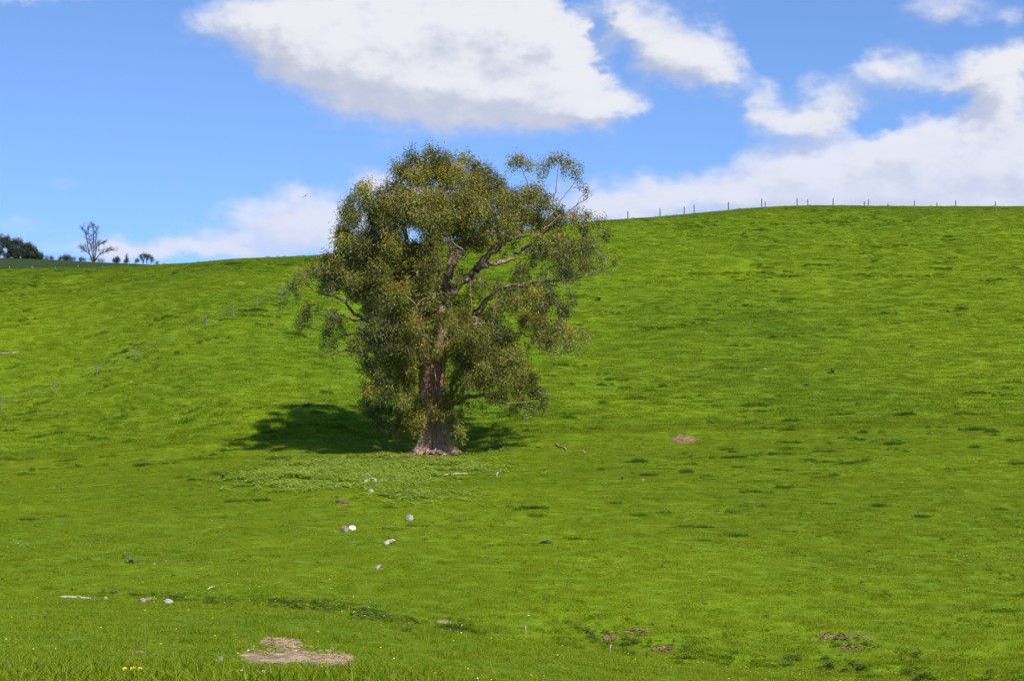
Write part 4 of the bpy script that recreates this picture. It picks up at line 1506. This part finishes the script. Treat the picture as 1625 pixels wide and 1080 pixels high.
def bare_tree():
    b = crest_far(149)
    k = b.y / F
    vb = 540 - b.z / k
    root = thing('bare_tree', 'tall leafless tree with several upright stems on the far skyline', 'tree', b)
    rr = random.Random(5)

    def q(u, v, dp=0.0):
        return Vector(((u - 149) * k, dp, (vb - v) * k))
    stems = [[(148, vb + 2), (148, 404), (147.5, 390), (148, 375), (147, 362), (146.5, 358)], [(147, vb + 2), (143, 405), (139.5, 393), (138, 380), (135, 370), (130, 362)],
             [(149, vb + 2), (151.5, 404), (153, 393), (157, 388), (162, 386), (165, 386)], [(150, vb + 2), (156, 406), (162, 401), (168, 399), (175, 398), (179, 397)],
             [(147, vb + 2), (142, 404), (136, 399), (131, 395), (129, 393)], [(149, vb + 2), (150, 400), (151, 385), (152, 372), (154, 362)], [(148, vb + 2), (146, 400), (143, 385), (141, 370), (139, 362)]]
    trunk = Geo()
    tw = Geo()
    for si, s in enumerate(stems):
        P = catmull([q(u, v, rr.uniform(-1.5, 1.5) * (i / 5)) for i, (u, v) in enumerate(s)], 4)
        n = len(P)
        trunk.tube(P, [(.26 if si < 4 else .17) * (1 - .8 * i / (n - 1)) for i in range(n)], 6, True, .1)

        def spray(p, d, L, r, lev):
            e = p + d * L
            m_ = p.lerp(e, .5) + Vector((rr.gauss(0, .08), rr.gauss(0, .08), rr.gauss(.04, .06))) * L
            tw.tube([p, m_, e], [r, r * .75, r * .45], 4, False)
            if lev:
                for _ in range(3):
                    t = rr.uniform(.35, 1)
                    nd = (d + Vector((rr.gauss(0, .6), rr.gauss(0, .6), rr.gauss(.15, .5)))).normalized()
                    spray(p.lerp(e, t), nd, L * rr.uniform(.45, .7), r * .6, lev - 1)
        for i in range(5, n):
            tdir = (P[i] - P[i - 1]).normalized()
            for _ in range(3):
                d = (tdir * .8 + Vector((rr.gauss(0, .65), rr.gauss(0, .65), rr.gauss(.25, .35)))).normalized()
                spray(P[i], d, rr.uniform(1.0, 2.2), .045, 3)
    trunk.build('trunk', M_FARBARK, root)
    tw.build('crown', M_FARBARK, root)['kind'] = 'stuff'
    # ivy-clad foot
    c = leaf_cloud('ivy', [(-.4, 0, .9, 1.7, .8, 260, .1, .2), (.9, .2, .7, 1.3, .8, 150, .1, .2), (-1.8, .2, .8, 1.0, .9, 90, .1, .2)], M_FARLEAF, root, 9, .34, .15, .3, 12, .4)
    c['kind'] = 'stuff'


bare_tree()


# ------------------------------------------------------------------ stones, stumps and fallen wood
def stone(name, label, cat, u, v, wpx, hpx, mat, seed, flat=.9, group=None, sink=.33, sharp=.5):
    """an angular weathered lump, width and height given as seen; v is where it meets the grass"""
    p = at(u, v)
    k = p.y / F
    w, h = wpx * k / 2, hpx * k
    V, Fc = [], []
    nu, nv = 12, 8
    r = random.Random(seed)
    planes = [(Vector((r.gauss(0, 1), r.gauss(0, 1), r.gauss(.2, .8))).normalized(), r.uniform(.62, .92)) for _ in range(9)]
    for i in range(nv + 1):
        ph = math.pi * i / nv
        for j in range(nu):
            th = 2 * math.pi * j / nu
            d = Vector((math.sin(ph) * math.cos(th), math.sin(ph) * math.sin(th), math.cos(ph)))
            m_ = 1.0
            for nrm, off in planes:
                c = d.dot(nrm)
                if c > .01:
                    m_ = min(m_, off / c)
            m_ = 1 - sharp * 1.2 * (1 - m_) if sharp < .8 else m_
            m_ *= 1 + .10 * float(fbm(d.x * 2.3 + seed, d.y * 2.3 + d.z * 1.7, seed, 2))
            V.append((d.x * m_ * w, d.y * m_ * w * flat, (d.z * m_ * .5 + .5 - sink) * h / (1 - sink)))
    for i in range(nv):
        for j in range(nu):
            j2 = (j + 1) % nu
            Fc.append((i * nu + j, (i + 1) * nu + j, (i + 1) * nu + j2, i * nu + j2))
    me = bpy.data.meshes.new(name)
    me.from_pydata(V, [], Fc)
    me.update()
    o = link(name, me, mat, None, p)
    return tag(o, label, cat, group)


def log(name, label, cat, ends, dpx, mat, knots=(), group=None, arch=0.0, seed=1, lift=.3):
    """fallen timber lying between two seen points"""
    r = random.Random(seed)
    A, B = at(*ends[0]), at(*ends[1])
    k = A.y / F
    rad = dpx * k / 2
    n = 9
    P = []
    for i in range(n):
        t = i / (n - 1)
        x, y = A.x + (B.x - A.x) * t, A.y + (B.y - A.y) * t
        P.append(Vector((x + r.gauss(0, rad * .35), y + r.gauss(0, rad * .4), float(height(x, y)) + rad * lift + arch * 4 * t * (1 - t) + r.gauss(0, rad * .12))) - A)
    g = Geo()
    g.tube(P, [rad * (1 - .35 * i / (n - 1)) * r.uniform(.85, 1.12) for i in range(n)], 9, True, .22)
    for (t, L, up) in knots:
        s = P[int(t * (n - 1))]
        d = Vector((r.gauss(0, .5), -.4, up)).normalized()
        g.tube([s, s + d * L * k * .6, s + d * L * k + Vector((r.gauss(0, .3), 0, 0)) * L * k * .3], [rad * .5, rad * .35, rad * .15], 6, True, .15)
    o = g.build(name, mat, None, True, A)
    return tag(o, label, cat, group)


stone('stone', 'white stone lying right against a brown one', 'stone', 559, 841, 12.5, 8, M_WHITESTONE, 3, .8, None, .2)
stone('stone', 'brown upright stone just left of the white one', 'stone', 547.5, 844, 12.5, 11.5, M_BROWNSTONE, 8, .8)
stone('stone', 'grey rounded stone alone in the grass below the tree', 'stone', 650, 826, 15, 10.5, M_STONE, 11, .8)
stone('stone', 'little grey stone just below the split wood chunks', 'stone', 589, 781, 10, 5.5, M_STONE, 15, .8)
stone('stone', 'pinkish block of stone in the gully beside the grey log end', 'stone', 267, 957, 17, 8, M_STONE, 19, .6)
stone('stone', 'small brownish stone left of the straw patch', 'stone', 350, 1048, 10, 8, M_BROWNSTONE, 23, .8)
stone('stone', 'tiny grey stone in the sunlit grass far right of the tree', 'stone', 1214, 586, 4, 2.2, M_STONE, 27, .8)
stone('stone', 'tiny stone in the grass right of the soil scrape', 'stone', 1291, 740, 4, 2.2, M_STONE, 29, .8)
stone('stone', 'pale grey stone in the gully between two stakes', 'stone', 838, 977, 7, 2.4, M_STONE, 31, .8)
stone('stone', 'pale flake of stone in the grass below the bluish thistle', 'stone', 1020, 762, 7, 2.2, M_STONE, 37, .7)
log('wood_chunk', 'pale split chunk of wood left of its twin below the tree', 'wood', ((577, 768), (588, 763)), 6.5, M_PALEWOOD, (), None, 0, 2, .5)
log('wood_chunk', 'pale leaning slab of wood with a twig, right of its twin', 'wood', ((589, 761), (596, 767)), 6, M_PALEWOOD, ((.1, 11, 1.0),), None, .06, 4, .6)
log('wood_chunk', 'dark flat slab of old wood lying left of the tree axis', 'wood', ((534, 797), (551, 799)), 6, M_BROWNWOOD, (), None, 0, 6, .5)
log('wood_chunk', 'grey brown broken wood chunk, lower than the grey stone', 'wood', ((610, 866), (625, 860)), 7.5, M_PALEWOOD, ((.7, 6, .4),), None, .03, 8, .6)
log('wood_chunk', 'small tilted wood chunk, lowest of those below the tree', 'wood', ((598, 904), (605, 899)), 6, M_WOOD, ((.9, 4, .8),), None, .02, 10, .6)
log('wood_chunk', 'dark end of wood on the right edge of the straw patch', 'wood', ((526, 1053), (566, 1058)), 6, M_BROWNWOOD, ((.4, 6, .5),), None, 0, 12, .3)
log('wood_chunk', 'dark piece of wood lying in the straw patch', 'wood', ((452, 1047), (482, 1049)), 5, M_BROWNWOOD, (), None, 0, 14, .4)
stone('stump', 'small dark stub sticking out of the grass right of the grey stone', 'stump', 731, 829, 5.5, 5.5, M_BROWNWOOD, 41, .8)
log('fallen_log', 'long bleached log half sunk at the gully edge on the left', 'log', ((94, 948), (150, 951)), 5, M_WEATHERED, ((.5, 8, .4),), None, .02, 16, .4)
log('fallen_log', 'short grey broken log at the right end of the bleached one', 'log', ((146, 951), (167, 953)), 6, M_WOOD, ((.2, 8, .6),), None, .03, 18, .5)
log('fallen_log', 'stubby grey log end lying in the gully', 'log', ((226, 956), (246, 953)), 9, M_WOOD, (), None, 0, 20, .5)
log('fallen_log', 'grey log running out of the left picture edge on the slope', 'log', ((-14, 563), (30, 559)), 3.4, M_WOOD, (), None, 0, 22, .7)
log('fallen_branch', 'long thin pale branch lying in the weeds below the trunk', 'branch', ((702, 755), (743, 752)), 2.6, M_PALEWOOD, ((.3, 7, .5), (.7, 6, .3)), None, .05, 24, .8)
log('fallen_branch', 'reddish stick lying in the grass right of the tree shadow', 'branch', ((882, 706), (899, 715)), 3.0, M_REDBARK, (), None, .08, 26, .8)
log('fallen_branch', 'small pale curved stick right of the reddish stick', 'branch', ((920, 718), (929, 720)), 2.0, M_PALEWOOD, (), None, .12, 28, .8)
log('fallen_branch', 'short pale stick on the gully side above the near bank', 'branch', ((330, 936), (342, 932)), 2.6, M_PALEWOOD, (), None, .05, 30, .8)
log('fallen_branch', 'short forked stick in the gully left of the small stakes', 'branch', ((413, 960), (422, 956)), 2.4, M_PALEWOOD, ((.6, 7, .8),), None, .05, 32, .8)
pg = Geo()
sp = at(788, 757)
pg.tube([(0, 0, -.1), (.0, 0, .18), (.03, 0, .30)], [.085, .08, .10], 8, True, .2)
pg.tube([(.02, 0, .24), (.10, 0, .32)], [.06, .04], 6, True, .2)
tag(pg.build('stump', M_PALEWOOD, None, True, sp), 'pale little stump upright in the grass right of the fallen branch', 'stump')


# bark litter heaped against the foot of the trunk
def litter():
    V, Fc = [], []
    r = random.Random(51)
    for i in range(700):
        a = r.uniform(0, 2 * math.pi)
        rr_ = min(2.6, .9 + abs(r.gauss(0, .45)))
        x, y = TB.x + math.cos(a) * rr_, TB.y - abs(math.sin(a)) * rr_ * .95 if r.random() < .85 else TB.y + math.sin(a) * rr_
        pile = .30 * math.exp(-((x - TB.x) / .9) ** 2) * math.exp(-((y - TB.y + 1.5) / .5) ** 2)
        z = float(height(x, y)) + .06 + pile * r.uniform(.3, 1.1)
        L, w = r.uniform(.08, .24), r.uniform(.02, .06)
        t, e = r.uniform(0, 6.28), r.gauss(0, .35)
        d = Vector((math.cos(t) * math.cos(e), math.sin(t) * math.cos(e), math.sin(e)))
        s = Vector((-math.sin(t), math.cos(t), r.gauss(0, .4))).normalized()
        c = Vector((x, y, z)) - TB
        b = len(V)
        V += [c - d * L - s * w, c - d * L + s * w, c + d * L + s * w * .7, c + d * L - s * w * .7]
        V.append(c + Vector((0, 0, .03)))
        Fc += [(b, b + 1, b + 4), (b + 1, b + 2, b + 4), (b + 2, b + 3, b + 4), (b + 3, b, b + 4)]
    me = bpy.data.meshes.new('bark_litter')
    me.from_pydata(V, [], Fc)
    o = link('bark_litter', me, mat_noise('litter_bark', (.30, .19, .14), (.55, .40, .31), 3, .9, .1, .3, .02), None, TB)
    tag(o, 'heap of shed pinkish bark at the foot of the trunk', None, None, 'stuff')


litter()


# ------------------------------------------------------------------ thistles, weeds on the skyline, near flowers
M_THISTLE, T_, o_ = new_mat('thistle_leaf')
leafy(T_, o_, (.17, .24, .12), .40, .02, .5)


def thistle(label, u, v, wpx, hpx, seed, mat=None, group='thistles and docks dotted in the pasture', name='thistle', cat='thistle'):
    p = at(u, v)
    k = p.y / F
    R, H = wpx * k / 2, hpx * k
    r = random.Random(seed)
    root = thing(name, label, cat, p, group)
    g = Geo()
    n = 34
    for i in range(n):
        a = r.uniform(0, 6.28)
        z0 = r.uniform(0, .6) * H
        el = r.uniform(.05, 1.1)
        L = R * r.uniform(.6, 1.05)
        d = Vector((math.cos(a), math.sin(a), 0))
        s = Vector((-math.sin(a), math.cos(a), 0))
        w = L * .17
        a0 = Vector((0, 0, z0))
        m1 = a0 + d * L * .5 + Vector((0, 0, math.sin(el) * H * .45))
        e = a0 + d * L + Vector((0, 0, math.sin(el) * H * .40))
        b = len(g.v)
        g.v += [tuple(a0 - s * w * .3), tuple(a0 + s * w * .3), tuple(m1 + s * w), tuple(e), tuple(m1 - s * w)]
        g.f += [(b, b + 1, b + 2, b + 4), (b + 4, b + 2, b + 3)]
    g.build('leaf_rosette', mat or M_THISTLE, root, False)
    g = Geo()
    g.tube([(0, 0, -.05), (.01, 0, H * .6), (.02, .01, H)], [.02, .016, .01], 5)
    g.build('stem', mat or M_THISTLE, root)
    return root


thistle('bluish thistle left of the weed patch', 353, 759, 18, 9, 1)
thistle('grey thistle low on the left, above the gully log', 207, 893, 20, 9, 2)
thistle('wide bluish thistle in open grass right of the dark stub', 866, 862, 30, 7, 3)
thistle('small bluish thistle just below the soil scrape', 1096, 725, 11, 6, 4)
thistle('small bluish thistle right of the fallen sticks', 987, 760, 14, 7, 5)
thistle('dark green dock plant high on the slope right of the crown', 951, 477, 15, 7, 6, M_STEM, name='dock_plant', cat='dock plant')
thistle('grey green thistle on the right slope, lone and roundish', 1321, 592, 17, 9, 7, M_STEM)
thistle('faint grey thistle on the right slope left of the roundish one', 1280, 612, 14, 6, 8)
thistle('upright weed alone on the crest between two posts', 1409, 329, 5, 6.5, 9, None, 'weeds standing on the hill crest', 'tall_weed', 'weed')
thistle('upright weed at the foot of a post where the crest starts to level', 1158, 332, 5, 6, 10, None, 'weeds standing on the hill crest', 'tall_weed', 'weed')
thistle('tiny upright weed on the crest near its left end', 1064.5, 341, 2.5, 4.5, 11, None, 'weeds standing on the hill crest', 'tall_weed', 'weed')


def near_flower(label, u, v, r, yellow, seed):
    """v: where the flower head shows; the stem runs down into the long grass"""
    rr_ = random.Random(seed)
    d = 12.4
    a = (u - 812.5) / F
    g0 = on(a * d, d)
    H = max(.06, (540 - v) / F * d - g0.z)
    root = thing('flower', label, 'flower', g0, 'flowers among the near long grass')
    s = Geo()
    s.tube([(0, 0, -.03), (.012, 0, H * .6), (0, 0, H)], [.003, .0026, .0022], 5, False)
    s.build('stem', M_STEM, root)
    V, Fc = [], []
    n = 16
    for k in range(n):
        th = 2 * math.pi * k / n
        dr = Vector((math.cos(th), math.sin(th), 0))
        sd_ = Vector((-math.sin(th), math.cos(th), 0)) * r * .24
        dr.z = .25 + rr_.uniform(-.1, .2)
        b = len(V)
        tip = Vector((0, 0, H)) + dr * r
        m_ = Vector((0, 0, H)) + dr * r * .6 + Vector((0, 0, r * .1))
        V += [Vector((0, 0, H)), m_ + sd_, tip, m_ - sd_]
        Fc.append((b, b + 1, b + 2, b + 3))
    tl = .7
    V = [Vector((p.x, p.y * math.cos(tl) + (p.z - H) * math.sin(tl) * -1, H + p.y * math.sin(tl) + (p.z - H) * math.cos(tl))) for p in V]
    me = bpy.data.meshes.new('petals')
    me.from_pydata(V, [], Fc)
    link('petals', me, M_YELLOW if yellow else M_WHITE, root)
    g = Geo()
    c = Vector((0, -math.sin(tl) * r * .25, H + math.cos(tl) * r * .2))
    g.tube([c + Vector((0, 0, -.003)), c + Vector((0, -.003, .004))], [r * .32, r * .2], 8)
    g.build('flower_centre', M_YELLOW, root)


near_flower('yellow flower alone in the long grass at lower left', 31, 1073, .014, True, 1)
near_flower('lowest of the three yellow flowers in a cluster', 198, 1078, .016, True, 2)
near_flower('wide middle yellow flower of the cluster of three', 211, 1074, .021, True, 3)
near_flower('highest, rightmost yellow flower of the cluster of three', 222, 1069, .018, True, 4)
near_flower('white flower left of the other white one in the long grass', 384, 1069, .011, False, 5)
near_flower('slightly larger white flower at the bottom edge', 419, 1075, .014, False, 6)


# ------------------------------------------------------------------ a bird over the valley
def bird():
    d = 170.0
    p = Vector(((484.5 - 812.5) / F * d, d, (540 - 311) / F * d))
    root = thing('bird', 'small dark bird gliding in the sky left of the tree', 'bird', p, None)
    root.rotation_euler = (0, math.radians(-38), math.radians(15))
    g = Geo()
    g.tube([(0, -.17, 0), (0, -.12, .01), (0, 0, .0), (0, .12, 0), (0, .2, 0)], [.012, .035, .055, .035, .01], 8)
    g.build('body', M_BIRD, root)
    for s in (-1, 1):
        V = [(s * .03, -.08, .02), (s * .17, -.11, .07), (s * .33, -.03, .05), (s * .20, .03, .06), (s * .03, .08, .015)]
        V2 = [(x, y, z - .012) for x, y, z in V]
        n = 5
        Fc = [tuple(range(n)), tuple(range(2 * n - 1, n - 1, -1))] + [(i, n + i, n + (i + 1) % n, (i + 1) % n) for i in range(n)]
        me = bpy.data.meshes.new('wing')
        me.from_pydata(V + V2, [], Fc)
        link('wing', me, M_BIRD, root)
    V = [(-.02, .16, 0), (.02, .16, 0), (.05, .30, .005), (-.05, .30, .005)]
    V2 = [(x, y, z - .01) for x, y, z in V]
    Fc = [(0, 1, 2, 3), (7, 6, 5, 4)] + [(i, 4 + i, 4 + (i + 1) % 4, (i + 1) % 4) for i in range(4)]
    me = bpy.data.meshes.new('tail')
    me.from_pydata(V + V2, [], Fc)
    link('tail', me, M_BIRD, root)


bird()
